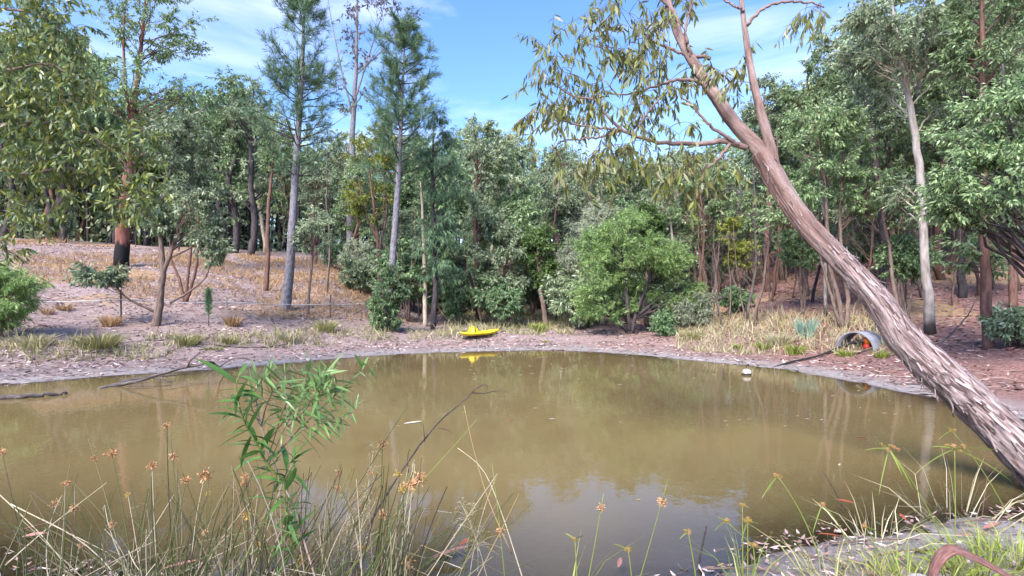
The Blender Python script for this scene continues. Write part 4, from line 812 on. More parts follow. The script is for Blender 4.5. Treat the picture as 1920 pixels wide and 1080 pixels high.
# ------------------------------------------------------------------ leaf litter, grass
def scatter(n, x0, x1, y0, y1):
    x = RNG.uniform(x0, x1, n); y = RNG.uniform(y0, y1, n); d = pond_dist_fast(x, y); z = height(x, y, d); return x, y, z, d
def litter():
    b = MB(); b2 = MB()
    for n, box, s in ((140000, (-30, 30, 9, 36), 1.2), (70000, (-4.6, 7.5, 2.2, 8), .5)):
        x, y, z, d = scatter(n, *box); px, py = project(x, y, z)
        cl = fbm(x * .9, y * .9, 3)
        keep = (d > (.15 if s > .9 else -.35)) & (px > -40) & (px < 1960) & (RNG.random(n) < np.clip(.35 + 2.2 * (cl - .35), .15, 1) * np.clip(.25 + d * .5, .2 if s > .9 else .5, 1))
        p = np.stack([x, y, z + RNG.uniform(.004, .02, n) + (0 if s > .9 else .012)], 1)[keep]; k = len(p)
        rd = ((px > 1150) & (d > 1.2 + 2 * cl))[keep] & (RNG.random(k) < np.clip((p[:, 0] - 2) / 5, 0, .85)) & (s > .9)
        for t_, bb in ((~rd, b), (rd, b2)):
            k = int(t_.sum())
            if k: bb.flat(p[t_], RNG.random(k) * 6.283, RNG.uniform(.07, .17, k) * s, RNG.uniform(.022, .05, k) * s, .22)
    tag(b.build('leaf_litter', M['litter'], None, 'stuff', smooth=False), 'pale dry fallen gum leaves strewn over the banks', 'leaf litter'); tag(b2.build('russet_leaf_litter', M['litter_red'], None, 'stuff', smooth=False), 'red-brown fallen leaves covering the right slope', 'leaf litter')
litter()
def debris():
    b = MB()
    for n, box, L_, r in ((9000, (-16, 18, 9, 30), (.12, .5), .006), (2600, (-3.6, 6.5, 2.4, 6.5), (.04, .22), .0022)):
        x, y, z, d = scatter(n, *box); k = (d > -.25) & (RNG.random(n) < .7); p = np.stack([x, y, z + .015], 1)[k]; m = len(p); a = RNG.random(m) * 6.283; h = np.stack([np.cos(a), np.sin(a), RNG.normal(0, .1, m)], 1) * RNG.uniform(*L_, m)[:, None]
        b.tubes(np.stack([p - h * .5, p + RNG.normal(size=(m, 3)) * .012 + np.array([0, 0, .012]), p + h * .5], 1), np.broadcast_to(np.array([1, .9, .6]) * r, (m, 3)), 3, cap=False)
    tag(b.build('twig_debris', M['debris'], None, 'stuff'), 'small fallen twigs scattered over the leaf litter', 'twigs')
M['debris'] = leaf_mat('fallen_twigs', [(.05, .035, .03), (.16, .11, .095), (.32, .25, .22), (.45, .38, .35)], .8, 0, 0)
debris()
def meadow():
    mats = {'dry_grass': [], 'pale_grass': [], 'olive_grass': []}
    x, y, z, d = scatter(270000, -30, 26, 11, 36); px, py = project(x, y, z); n1 = fbm(x * .33, y * .33, 3); n2 = fbm(x * 1.3 + 50, y * 1.3, 2); r = RNG.random(len(x))
    tuft = (vnoise(x * 2.6, y * 2.6) > .36)
    left = (px < 720) & (d > 4.5) & (py < 606)
    warm = left & (((px > 480) & (py > 440) & (py < 600)) | ((px > 220) & (px < 480) & (py > 478) & (py < 560) & (n1 > .40)) | ((px > 30) & (px < 230) & (py > 478) & (py < 535)) | (py < 455)) & (n2 > .24)
    a = warm & (r < .5); mats['dry_grass'].append(a)
    ledge = (d > 1.9 + n2) & (d < 3.4 + n2) & (px < 880) & tuft & (py > 605); mats['olive_grass'].append(ledge & (r < .6)); mats['pale_grass'].append(ledge & (r >= .6) & (r < .9))
    right = (px > 1265) & (px < 1680) & (d > 1.1 + n2 * .8) & (py > 590) & (py < 668); mats['pale_grass'].append(right & (r < .45)); mats['dry_grass'].append(right & (r > .8) & (py < 625)); mats['olive_grass'].append(right & (r > .45) & (r < .62))
    mid = (px > 840) & (px < 1075) & (d > 2.6) & (py > 585) & tuft; mats['olive_grass'].append(mid & (r < .4)); mats['pale_grass'].append(mid & (r > .7))
    for k, v in mats.items():
        s = np.any(v, 0); p = np.stack([x, y, z - .01], 1)[s]; n = len(p); b = MB()
        hh = {'dry_grass': (.14, .38), 'pale_grass': (.18, .48), 'olive_grass': (.18, .42)}[k]
        dd = RNG.normal(size=(n, 3)) * .38 + np.array([0, 0, 1.]); bend = RNG.normal(size=(n, 3)) * .5 + np.array([0, 0, -.35])
        b.blades(p, dd, RNG.uniform(*hh, n), RNG.uniform(.012, .028, n), bend)
        tag(b.build({'dry_grass': 'dry_grass', 'pale_grass': 'straw_grass', 'olive_grass': 'olive_grass'}[k], M[k], None, 'stuff'), {'dry_grass': 'dry orange-brown grass covering the slopes', 'pale_grass': 'pale straw grass along the bank edges', 'olive_grass': 'dull olive grass along the bank ledge'}[k], 'grass')
meadow()
def tuft(label, px, py, w, h, m, n=160, up=.3, loc=None):
    f = on_ground(px, py) if loc is None else loc; sc = f[1] / FPX; b = MB()
    a = RNG.random(n) * 6.283; rr = np.sqrt(RNG.random(n)) * w * sc * .28; p = np.stack([np.cos(a) * rr, np.sin(a) * rr, np.full(n, -.02)], 1)
    o = np.stack([np.cos(a), np.sin(a), np.zeros(n)], 1)
    d = o * RNG.uniform(.05, up * 2, (n, 1)) + RNG.normal(size=(n, 3)) * .1 + np.array([0, 0, 1.]); H = h * sc * RNG.uniform(.55, 1.1, n)
    b.blades(p, d, H, RNG.uniform(.010, .022, n) * max(.4, f[1] / 15), o * RNG.uniform(0, up * 2, (n, 1)) + np.array([0, 0, -.25]))
    ob = b.build('grass_tuft', M[m]); ob.location = [float(c) for c in f]; tag(ob, label, 'grass tuft'); return ob
for a in [('round pinkish dry grass tuft below the fence wire midway between the posts', 437, 612, 34, 32, 'dry_grass'), ('fluffy dry tuft beside the fence post near the forked tree', 206, 612, 40, 34, 'dry_grass'),
          ('wide straw-olive tussock on the bank ledge below the forked tree', 185, 652, 100, 42, 'olive_grass', 420, .35), ('blue-green upright grass clump by the pipe shelter', 1511, 632, 46, 50, 'blue_grass', 300, .12),
          ('pale lime tussock on the far bank beside the kayak', 1008, 622, 40, 26, 'lime_grass', 200), ('bright lime tuft at bank edge below the blue-green clump', 1492, 664, 44, 28, 'lime_grass', 200),
          ('small bright lime tuft on the right bank, left of the others', 1384, 654, 24, 16, 'lime_grass', 110), ('lime tuft on the right bank in pale grass', 1430, 655, 34, 24, 'lime_grass', 140), ('lime tuft in front of the pipe opening by the hose', 1586, 668, 44, 18, 'lime_grass', 160),
          ('small green tuft right of the pipe shelter', 1652, 672, 24, 26, 'lime_grass', 90), ('straw tussock on the ledge at the left edge', 60, 648, 90, 34, 'pale_grass', 300), ('dark straw tussock on ledge under the young pine', 352, 646, 60, 32, 'olive_grass', 240),
          ('straw tussock on ledge below the tall pine', 540, 640, 50, 28, 'pale_grass', 200), ('olive tussock on the ledge near the second fence post', 610, 622, 50, 34, 'olive_grass', 220), ('straw tussock on the ledge right of the young pine', 432, 645, 44, 24, 'olive_grass', 160),
          ('low dry tuft above the wire near the left shrub', 120, 582, 34, 18, 'dry_grass', 120), ('tiny dry tuft between left shrub and fence post', 88, 590, 26, 18, 'dry_grass', 90), ('white bleached grass clump left of the blue-green clump', 1462, 645, 60, 34, 'pale_grass', 300, .4),
          ('sprawling olive tussock at the foot of the wattle bush shrubs', 1300, 636, 56, 24, 'olive_grass', 200, .4), ('green sprig tuft on the muddy point of the far bank', 1022, 642, 22, 7, 'lime_grass', 60, .5), ('flat green weed patch on the left mud flat', 400, 655, 60, 8, 'lime_grass', 130, .6)]:
    tuft(*a)
# young pine on the left slope
def young_pine():
    f = on_ground(391, 612); o = thing('pine_seedling', 'young knee-high pine seedling behind the bank ledge under the fence wire', 'seedling', f); b = MB(); lf = MB(); b.tubes(np.array([[0, 0, -.03], [.01, 0, .4], [0, .01, 1.05]]), np.array([.014, .01, .005]), 5); b.build('trunk', M['bark_brown'], o)
    k = 900; t = RNG.random(k) ** .7; p = np.stack([0 * t, 0 * t, .3 + t * .78], 1); d = unit(RNG.normal(size=(k, 3)) * .7 + np.array([0, 0, .9])); lf.leaves(p, d, RNG.uniform(.12, .24, k), .014, .1); lf.build('crown', M['pine'], o)
young_pine()

# ------------------------------------------------------------------ fence
def fence():
    o = thing('fence', 'low fence of dark posts and one white wire across the left slope', 'fence', on_ground(228, 607)); f = np.array(o.location); pts = []
    for px, py, ty, wy, dark in ((-40, 603, 548, 563, 1), (228, 607, 545, 562, 1), (425, 603, 545, 566, 0), (620, 600, 553, 570, 1), (697, 596, 552, 566, 1)):
        g = on_ground(px, py); h = (py - ty) / FPX * g[1]; b = MB(); r = .026 if dark else .012
        c = np.array([[-1, -.4], [0, -.25], [1, -.4], [.35, .1], [0, 1], [-.35, .1]]) * r * 1.1 if dark else np.array([[math.cos(a), math.sin(a)] for a in np.arange(6) * 1.047]) * r
        lean = RNG.normal(size=2) * .02; v = np.array([[*(p + lean * q), q * h] for q in (-.15, 1) for p in c]); i = np.arange(6); j = (i + 1) % 6
        b.add(v, np.stack([i, j, j + 6, i + 6], 1), [[11, 10, 9], [11, 9, 6], [9, 8, 7], [9, 7, 6]]); p_ = b.build('post', M['post'] if dark else M['pale_post'], o, smooth=False); p_.location = [float(k) for k in g - f]
        pts.append(at(px, wy, g[1]) - f)
    b = MB(); P = []
    for a, c in zip(pts[:-1], pts[1:]):
        t = np.linspace(0, 1, 10)[:-1, None]; P.append(a * (1 - t) + c * t - np.array([0, 0, .05]) * 4 * t * (1 - t))
    P = np.vstack(P + [pts[-1][None]]); b.tubes(P, np.full(len(P), .014), 5); b.build('wire', M['wire'], o)
M['post'] = plain_mat('rusty_steel_post', (.05, .042, .04), .7, .4); M['pale_post'] = plain_mat('weathered_white_post', (.45, .42, .40), .6); M['wire'] = plain_mat('white_fence_wire', (.62, .60, .58), .5)
fence()

# ------------------------------------------------------------------ kayak
def kayak():
    f = (on_ground(869, 634) + on_ground(930, 629)) / 2; f[2] = gz(f[0], f[1]) + .035
    o = thing('kayak', 'small bright yellow plastic kayak lying on the far bank', 'kayak', f, rz=math.radians(42)); o.rotation_euler[1] = math.radians(-1.5)
    n = 25; L_ = 1.72; t = np.linspace(-1, 1, n); w = .27 * (1 - np.abs(t) ** 2.6) ** .62 + .012; zd = .13 + .05 * t ** 2; zk = .02 + .10 * np.abs(t) ** 4
    b = MB(); ring = []
    for k in range(n):
        wi, d, kz = w[k], zd[k], zk[k]; s = (1 - abs(t[k]) ** 4); dip = .07 * s
        prof = [(0, kz), (.55 * wi, kz + .01), (.86 * wi, kz + .045), (wi, d - .035), (1.0 * wi, d - .01), (.93 * wi, d + .012), (.82 * wi, d), (.6 * wi, d - dip), (0, d - dip * 1.1)]
        prof = prof + [(-a, c) for a, c in prof[-2:0:-1]]; ring.append([(t[k] * L_ / 2, a, c) for a, c in prof])
    R = np.array(ring); m = R.shape[1]; i = np.arange(n * m).reshape(n, m); j = np.roll(i, -1, 1)
    b.add(R, np.stack([i[:-1], j[:-1], j[1:], i[1:]], -1).reshape(-1, 4)); c0 = b.n; b.add(np.array([[-L_ / 2 - .012, 0, .16], [L_ / 2 + .012, 0, .16]]))
    b.t.append(np.stack([i[0], j[0], np.full(m, c0)], 1)[:, ::-1]); b.t.append(np.stack([i[-1], j[-1], np.full(m, c0 + 1)], 1)); b.build('hull', M['kayak'], o)
    s = MB(); n2 = 9; th = np.linspace(-1, 1, n2); rows = []
    for hz, dx, wd in ((.05, -.10, .24), (.16, -.12, .22), (.29, -.15, .17), (.34, -.19, .10), (.30, -.27, .15), (.16, -.32, .2), (.05, -.35, .22)): rows.append(np.stack([dx - .06 * th ** 2 * 0 + .05 * np.abs(th) ** 2 - .14, th * wd, hz + .03 - .05 * th ** 2 * (hz > .1)], 1))
    R = np.array(rows); i = np.arange(R.shape[0] * n2).reshape(-1, n2); s.add(R, np.stack([i[:-1, :-1], i[:-1, 1:], i[1:, 1:], i[1:, :-1]], -1).reshape(-1, 4)); s.build('seat_back', M['kayak'], o)
    h = MB(); P = np.array([[-L_ / 2 - .01, 0, .17], [-L_ / 2 - .08, .02, .18], [-L_ / 2 - .15, .0, .12], [-L_ / 2 - .19, -.03, .03]]); h.tubes(resample(catmull(P, 4), 10), np.full(10, .008), 6); h.build('tow_rope', M['wire'], o)
    for s_ in (-1, 1):
        g = MB(); P = np.array([[s_ * .72, -.05, .19], [s_ * .72, -.04, .235], [s_ * .72, .04, .235], [s_ * .72, .05, .19]]); g.tubes(resample(P, 8), np.full(8, .01), 6); g.build('carry_handle', M['black'], o)
    for x in (-.02, .16, .34):
        g = MB(); a = np.arange(8) * .785; g.tubes(np.array([[x, .11, .075 + .03], [x, .11, .088 + .03]]), np.array([.022, .022]), 8); g.build('foot_well_plug', M['kayak_dark'], o)
M['kayak'] = plain_mat('yellow_plastic', (.80, .64, .02), .45, .4, .06, 4.0, 0, (.60, .44, .035)); M['kayak_dark'] = plain_mat('dark_yellow_plastic', (.55, .40, .02), .5); M['black'] = plain_mat('black_rubber', (.02, .02, .022), .55)
kayak()

# ------------------------------------------------------------------ pipe shelter, pump, hose, float
def shelter():
    f = on_ground(1612, 652); f[2] = gz(f[0], f[1]); M['zinc'] = plain_mat('grey_concrete_pipe', (.24, .24, .285), .7, .35, .15, 6, 0, (.16, .155, .18), .2)
    o = thing('pipe_shelter', 'half-round grey pipe section set on the right bank as a shelter', 'pipe shelter', f - np.array([.0, 0, .05]), rz=math.radians(-54)); b = MB(); n = 25; a = np.linspace(-.06, math.pi + .06, n); R = []
    for y, ro, ri in ((-.30, .44, .405), (.42, .44, .405)): R += [np.stack([np.cos(a) * ro, np.full(n, y), np.sin(a) * ro * 1.02], 1), np.stack([np.cos(a) * ri, np.full(n, y), np.sin(a) * ri * 1.02], 1)]
    i = np.arange(4 * n).reshape(4, n); q = lambda u, v: np.stack([u[:-1], u[1:], v[1:], v[:-1]], -1)
    b.add(np.array(R), np.concatenate([q(i[0], i[2]), q(i[3], i[1]), q(i[1], i[0]), q(i[2], i[3]), np.array([[i[0, 0], i[2, 0], i[3, 0], i[1, 0]], [i[0, -1], i[1, -1], i[3, -1], i[2, -1]]])])); ob = b.build('pipe_wall', M['zinc'], o)
    for y in (-.30, .42):
        c = MB(); R_ = resample(np.stack([np.cos(a) * .424, np.full(n, y), np.sin(a) * .433], 1), n); c.tubes(R_, np.full(n, .021), 6); c.build('pipe_rim', M['zinc'], o)
    pf = f + np.array([.06, -.20, -.02]); p = thing('pump', 'small orange-red pump housing sitting inside the grey pipe shelter', 'pump', pf)
    M['orange'] = plain_mat('orange_plastic', (.95, .22, .015), .4, .5, .08); M['red'] = plain_mat('red_plastic', (.55, .03, .015), .45)
    t = np.linspace(0, math.pi, 11); b = MB(); b.tubes(np.stack([np.zeros(11), -.10 + .2 * np.linspace(0, 1, 11), np.full(11, .20)], 1), np.array([.03, .075, .09, .098, .1, .1, .1, .098, .09, .075, .03]), 16); b.build('housing', M['orange'], p)
    b = MB(); b.tubes(np.array([[0, 0, .0], [0, 0, .03], [0, 0, .10], [0, 0, .13]]), np.array([.09, .10, .09, .05]), 12); b.build('base', M['red'], p)
    b = MB(); b.tubes(resample(np.array([[-.06, -.06, .27], [-.05, -.05, .34], [.05, .05, .34], [.06, .06, .27]]), 8), np.full(8, .012), 6); b.build('handle', M['black'], p)
    P = [on_ground(1450, 688), on_ground(1492, 681), on_ground(1530, 674), on_ground(1562, 664), on_ground(1590, 654)]
    P = np.array([q_ + np.array([0, 0, h]) for q_, h in zip(P, (.01, .05, .07, .09, .13))] + [pf + np.array([-.09, -.04, .18])]); P[0][2] = .0; g = P[0].copy(); b = MB(); b.tubes(resample(catmull(P - g, 6), 40), np.full(40, .024), 8); h = b.build('hose', M['black']); h.location = [float(k) for k in g]; tag(h, 'black hose running from the pipe shelter down to the water', 'hose')
    P = np.array([on_ground(*q_) + np.array([0, 0, .04]) for q_ in ((1605, 668), (1620, 661), (1640, 655), (1662, 640))]); g = P[0].copy(); b = MB(); b.tubes(resample(catmull(P - g, 6), 24), np.linspace(.012, .025, 24), 7); h = b.build('fallen_stick', M['dark_twig']); h.location = [float(k) for k in g]; tag(h, 'dark stick lying against the right foot of the pipe shelter', 'stick')
    # float
    D = EYE * FPX / (703 - HZN); g = np.array([(1400 - 960) / FPX * D, D, .045]); o = thing('float_ball', 'white float ball with dirty underside bobbing near the right bank', 'float', g); R = .098
    n, m = 14, 24; th = np.linspace(0, math.pi, n); ph = np.arange(m) * 2 * math.pi / m
    for nm, t0, t1, mt in (('upper_shell', 0, .54 * math.pi, 'float_white'), ('lower_shell', .54 * math.pi, math.pi, 'float_dark')):
        b = MB(); th = np.linspace(t0 + .001, t1 - .001, 9); v = np.stack([np.sin(th)[:, None] * np.cos(ph) * R, np.sin(th)[:, None] * np.sin(ph) * R, np.cos(th)[:, None] * np.ones(m) * R * .93], -1); i = np.arange(9 * m).reshape(9, m); j = np.roll(i, -1, 1); b.add(v, np.stack([i[:-1], i[1:], j[1:], j[:-1]], -1).reshape(-1, 4)); b.build(nm, M[mt], o)
    b = MB(); a = np.linspace(0, 2 * math.pi, 25); b.tubes(np.stack([np.cos(a) * R * 1.0, np.sin(a) * R * 1.0, np.full(25, -.012)], 1), np.full(25, .008), 6, cap=False); b.build('seam', M['float_dark'], o)
    b = MB(); D = 1.7 * FPX / (712 - HZN) ; g = np.array([(1357 - 960) / FPX * D, D, -.2]); b.tubes(np.array([[0, 0, 0], [.005, 0, .2], [-.01, 0, .42]]), np.array([.014, .013, .01]), 7, rough=.2); h = b.build('stake', M['dark_twig']); h.location = [float(k) for k in g]; tag(h, 'short dark stake poking out of the water left of the float ball', 'stake')
M['float_white'] = plain_mat('white_float', (.56, .53, .48), .5, .5, .2, 14, 0, (.26, .23, .19)); M['float_dark'] = plain_mat('algae_stained_float', (.10, .085, .06), .7, .3, .3, 30, 0, (.035, .03, .025))
shelter()

# ------------------------------------------------------------------ dead wood
def stick(name, label, runs, m, cat='branch', sides=7, rough=.25):
    g = at(*runs[0][0][0]); g[2] = max(gz(g[0], g[1]), -.05); o = thing(name, label, cat, g) if len(runs) > 1 else None
    for k, (pts, r) in enumerate(runs):
        P = resample(catmull(path_px(pts) - g, 6), 26); P[1:-1] += RNG.normal(size=(24, 3)) * r[0] * .22; b = MB(); b.tubes(P, np.linspace(r[0], r[-1], 26), sides, rough=rough, freq=(2, 6), seed=k + len(label))
        ob = b.build('limb' if k == 0 and o else ('twig' if o else name), M[m], o)
        if not o: ob.location = [float(c) for c in g]; tag(ob, label, cat)
W_ = lambda py, h=0: (EYE - h) * FPX / (py - HZN)
stick('dead_branch', 'crooked dead branch lying half in the water by the left bank', [([(186, 729, W_(729)), (215, 722, W_(724)), (262, 714, W_(722, .05)), (300, 701, W_(716, .1)), (340, 690, W_(708, .15)), (372, 684, W_(706, .2)), (396, 678, W_(702, .22)), (408, 688, W_(700, .12)), (420, 694, W_(697, .04)), (445, 689, W_(694, .04))], (.035, .012)),
    ([(205, 724, W_(724)), (250, 711, W_(716, .05)), (285, 708, W_(713, .05)), (322, 716, W_(717, .02))], (.028, .008)), ([(350, 690, W_(708, .15)), (358, 676, W_(706, .24)), (372, 664, W_(704, .3)), (384, 661, W_(703, .32))], (.016, .007)), ([(408, 690, W_(700, .12)), (440, 672, W_(698, .2)), (478, 676, W_(696, .18))], (.012, .005)), ([(300, 706, W_(714, .06)), (345, 702, W_(709, .05)), (380, 700, W_(706, .04))], (.014, .006))], 'deadwood')
stick('log', 'weathered grey log floating at the left edge of the pond', [([(-40, 749, W_(750)), (20, 746, W_(748)), (70, 741, W_(745)), (126, 738, W_(740))], (.06, .022))], 'deadwood', 'log', 10, .35)
stick('fallen_stick', 'thin fallen stick on the left mud flat above the dead branch', [([(396, 646, G(396, 648)), (450, 651, G(450, 652)), (500, 651, G(500, 652)), (545, 643, G(545, 645))], (.018, .01))], 'dark_twig', 'stick')
stick('fallen_stick', 'dark fallen stick along the bank ledge below the fence', [([(272, 637, G(272, 639)), (300, 639, G(300, 640)), (335, 634, G(335, 636))], (.02, .014))], 'dark_twig', 'stick')
stick('fallen_stick', 'pale stick on the grey mud of the far bank right of the kayak', [([(1003, 649, G(1003, 650)), (1025, 647, G(1025, 648)), (1045, 646, G(1045, 647))], (.025, .012))], 'deadwood', 'stick')
stick('fallen_branch', 'long pale branch propped on the right slope beside the leaning trunk', [([(1768, 640, 12.0), (1790, 620, 12.2), (1815, 590, 12.3), (1828, 565, 12.5)], (.022, .008))], 'deadwood')
stick('fallen_branch', 'thin dark branch at the right water edge below the leaning trunk', [([(1680, 722, G(1680, 722)), (1720, 721, G(1720, 722)), (1762, 725, G(1762, 726))], (.016, .008))], 'dark_twig')
stick('fallen_branch', 'dark fallen trunk on the far right slope near the yellow-green sapling', [([(1345, 562, 19.5), (1368, 555, 20), (1385, 548, 20.5), (1400, 540, 21)], (.06, .03))], 'dark_twig')
D = 2.75
stick('bare_twig', 'long dark bare twig leaning out over the pond among the rushes', [([(640, 1100, 2.7), (668, 1040, D), (700, 970, D), (745, 895, D), (790, 830, D), (830, 785, D), (868, 752, D), (884, 735, D), (905, 721, D)], (.007, .003)), ([(884, 736, D), (905, 738, D + .03), (930, 733, D + .05), (952, 735, D + .06)], (.003, .0014)), ([(796, 828, D), (795, 812, D - .02), (793, 795, D - .02)], (.0028, .0015)), ([(822, 803, D), (838, 806, D), (848, 812, D)], (.002, .001)), ([(905, 721, D), (914, 724, D), (910, 733, D)], (.002, .001)), ([(766, 886, D), (764, 862, D), (768, 842, D)], (.0028, .0015))], 'dark_twig', 'twig')
stick('dark_stick', 'short black stick standing up in the shallows at the bottom right', [([(1310, 1056, W_(1056)), (1318, 1020, W_(1056) - .02), (1325, 985, W_(1056) - .04)], (.007, .005))], 'dark_twig', 'stick')
stick('dark_stick', 'thin dark stick slanting from the water right of centre', [([(1580, 948, W_(948)), (1562, 915, W_(948)), (1545, 886, W_(948))], (.005, .003))], 'dark_twig', 'stick')
for k, (x0, y0, x1, y1, lab) in enumerate([(1325, 1066, 1470, 1074, 'brown stick lying along the bottom edge mud'), (1560, 1020, 1720, 1012, 'brown twig across the grey mud at bottom right'), (1640, 1040, 1800, 1030, 'long twig on the mud near the curled bark strip'), (1500, 1040, 1590, 1062, 'short twig on the mud beside the sedges'), (1760, 985, 1890, 975, 'twig at the mud edge below the leaning trunk foot')]):
    stick('mud_twig', lab, [([(x0, y0, W_(y0, .03)), ((x0 + x1) / 2, (y0 + y1) / 2 - 4, W_((y0 + y1) / 2, .04)), (x1, y1, W_(y1, .03))], (.007, .004))], 'twig', 'twig')
# ------------------------------------------------------------------ foreground: rushes
def spiky(n, r, up=0.3):
    b = MB(); d = unit(RNG.normal(size=(n, 3)) + np.array([0, 0, up])); b.leaves(d * r * RNG.uniform(.0, .75, (n, 1)), d + RNG.normal(size=(n, 3)) * .9, r * RNG.uniform(.25, .5, n), r * .17, .3); return b
SEEDS = [spiky(110, .030).mesh('seed_head', M['seed']) for _ in range(3)]
SEEDS_G = [spiky(80, .026).mesh('seed_head', M['seed_green']) for _ in range(2)]
def stem_path(f, bx, by, D0, tx, ty, D1, bow):
    a = at(bx, by, D0) - f; a[2] = gz(*(a + f)[:2]) - f[2] - .02; e = at(tx, ty, D1) - f; m = (a + e) / 2 + np.array([bow, RNG.normal() * .03, .06]); return bez(a[None], m[None], e[None], 9)[0]
def rush(label, cx, D, spread, n, ty, lean, heads, group=None):
    f = foot(cx, D); o = thing('rush_clump', label, 'rushes', f); b = MB(); P = []; R = []
    for _ in range(n):
        bx = cx + RNG.normal() * spread; d0 = D + RNG.normal() * .16; tx = bx + lean[0] + RNG.normal() * lean[1]; y = RNG.uniform(*ty) + abs(tx - bx) * .2
        p = stem_path(f, bx, 1080, d0, tx, y, d0 + RNG.normal() * .12, RNG.normal() * .07)
        if RNG.random() < .13:   # snapped over
            k = RNG.integers(4, 7); p[k:] = p[k] + (p[k:] - p[k]) * np.array([1.3, 1, -.25]) + np.array([.0, 0, 0])
        P.append(p); r0 = RNG.uniform(.0016, .0042); R.append(np.linspace(r0, r0 * .5, 9))
    for hx, hy, sz, gr in heads:
        d0 = D + RNG.normal() * .1; p = stem_path(f, cx + (hx - cx) * .45 + RNG.normal() * 25, 1080, d0, hx, hy - (0 if RNG.random() < .5 else 38), d0 + .05, RNG.normal() * .03)
        P.append(p); R.append(np.linspace(.003, .0018, 9)); zt = at(hx, hy, d0 + .05)[2] - f[2]; q = np.array([np.interp(zt, p[:, 2], p[:, k]) for k in range(3)])
        s = link('seed_head', (SEEDS_G if gr else SEEDS)[RNG.integers(2)], o); s.location = [float(c) for c in q]; k = sz / FPX * D / .062; s.scale = (k, k, k * RNG.uniform(.75, 1.2)); s.rotation_euler = (RNG.normal() * .5, RNG.normal() * .5, RNG.random() * 6)
    b.tubes(np.array(P), np.array(R), 4, cap=False); b.build('stems', M['rush'], o, 'stuff'); return o
rush('dense clump of dry and green rushes with brown seed heads at bottom left', 330, 2.75, 100, 185, (860, 1060), (45, 120), [(385, 892, 34, 0), (350, 899, 26, 0), (313, 798, 18, 0), (285, 873, 22, 0), (202, 850, 28, 0), (320, 856, 22, 0), (165, 860, 20, 0), (240, 928, 16, 1), (390, 925, 14, 1), (210, 985, 22, 0), (385, 998, 16, 0)])
rush('rushes around the leafy green sapling, stems leaning right', 560, 2.70, 80, 135, (840, 1060), (70, 110), [(460, 905, 26, 0), (448, 893, 20, 0), (637, 886, 20, 0), (642, 916, 16, 0), (450, 965, 28, 1), (560, 1045, 40, 1), (690, 952, 16, 0), (485, 1020, 20, 1)])
rush('rushes right of the sapling with elongated orange seed heads', 715, 2.6, 70, 80, (850, 1030), (75, 75), [(717, 833, 30, 0), (790, 897, 32, 0), (778, 908, 30, 0), (765, 914, 26, 0), (748, 890, 26, 1), (755, 918, 22, 1), (720, 965, 26, 0), (690, 1020, 26, 0), (775, 1052, 34, 0), (694, 884, 14, 0)])
rush('sparse bleached rushes at the bottom left corner', 90, 2.95, 85, 55, (890, 1040), (30, 120), [(132, 906, 24, 0), (103, 944, 22, 0), (140, 950, 24, 0), (4, 848, 20, 0), (155, 1022, 18, 0)])
for k, (bx, hx, hy, ty, sz, D, lab) in enumerate([(955, 930, 994, 870, 24, 2.75, 'single rush stem with brown seed head left of the sky reflection'), (1090, 1122, 952, 925, 22, 2.9, 'single rush stem with seed head right of the sky reflection'), (1180, 1236, 940, 898, 24, 2.9, 'tall leaning rush stem with seed head at bottom centre right')]):
    f = foot(bx, D); o = thing('rush', lab, 'rush', f); b = MB(); p = stem_path(f, bx, 1080, D, hx + (hx - bx) * .3, ty, D + .05, .01); b.tubes(p, np.linspace(.0034, .0016, 9), 6); b.build('stem', M['rush_green'], o)
    zt = at(hx, hy, D + .04)[2] - f[2]; q = [float(np.interp(zt, p[:, 2], p[:, i])) for i in range(3)]; s = link('seed_head', SEEDS[k % 3], o); s.location = q; s.scale = (sz / FPX * D / .062,) * 3
# long stray stems over the water
def strays():
    for k, (pts, m, lab) in enumerate([([(985, 1100, 2.8), (940, 960, 2.8), (905, 880, 2.8), (858, 840, 2.8)], 'pale_grass', 'long bleached stem slanting left over the pond at bottom centre'), ([(960, 1040, 2.9), (915, 935, 2.9), (885, 830, 2.9), (870, 760, 2.9)], 'dry_grass', 'thin straw stem standing above the rushes at centre'),
        ([(640, 1090, 2.7), (790, 905, 2.7), (850, 838, 2.7), (895, 785, 2.7)], 'rush_green', 'green stem leaning right beyond the orange seed heads'), ([(560, 1090, 2.7), (690, 880, 2.7), (745, 790, 2.7), (775, 748, 2.7)], 'rush', 'dark rush stem leaning right just below the bare twig'),
        ([(-30, 900, 3.1), (60, 985, 3.05), (100, 1030, 3), (140, 1085, 3)], 'pale_grass', 'broad bleached blade arching at the left edge'), ([(20, 945, 3), (110, 990, 3), (200, 1035, 2.95)], 'pale_grass', 'bleached stem lying over the rushes at the left edge'), ([(10, 1060, 3), (90, 990, 3), (200, 905, 3)], 'pale_grass', 'pale stem crossing the others near the left corner')]):
        g = at(*pts[0]); b = MB(); b.tubes(resample(catmull(path_px(pts) - g, 5), 14), np.linspace(.0036, .0014, 14), 5); o = b.build('stray_stem', M[m]); o.location = [float(c) for c in g]; tag(o, lab, 'stem')
strays()
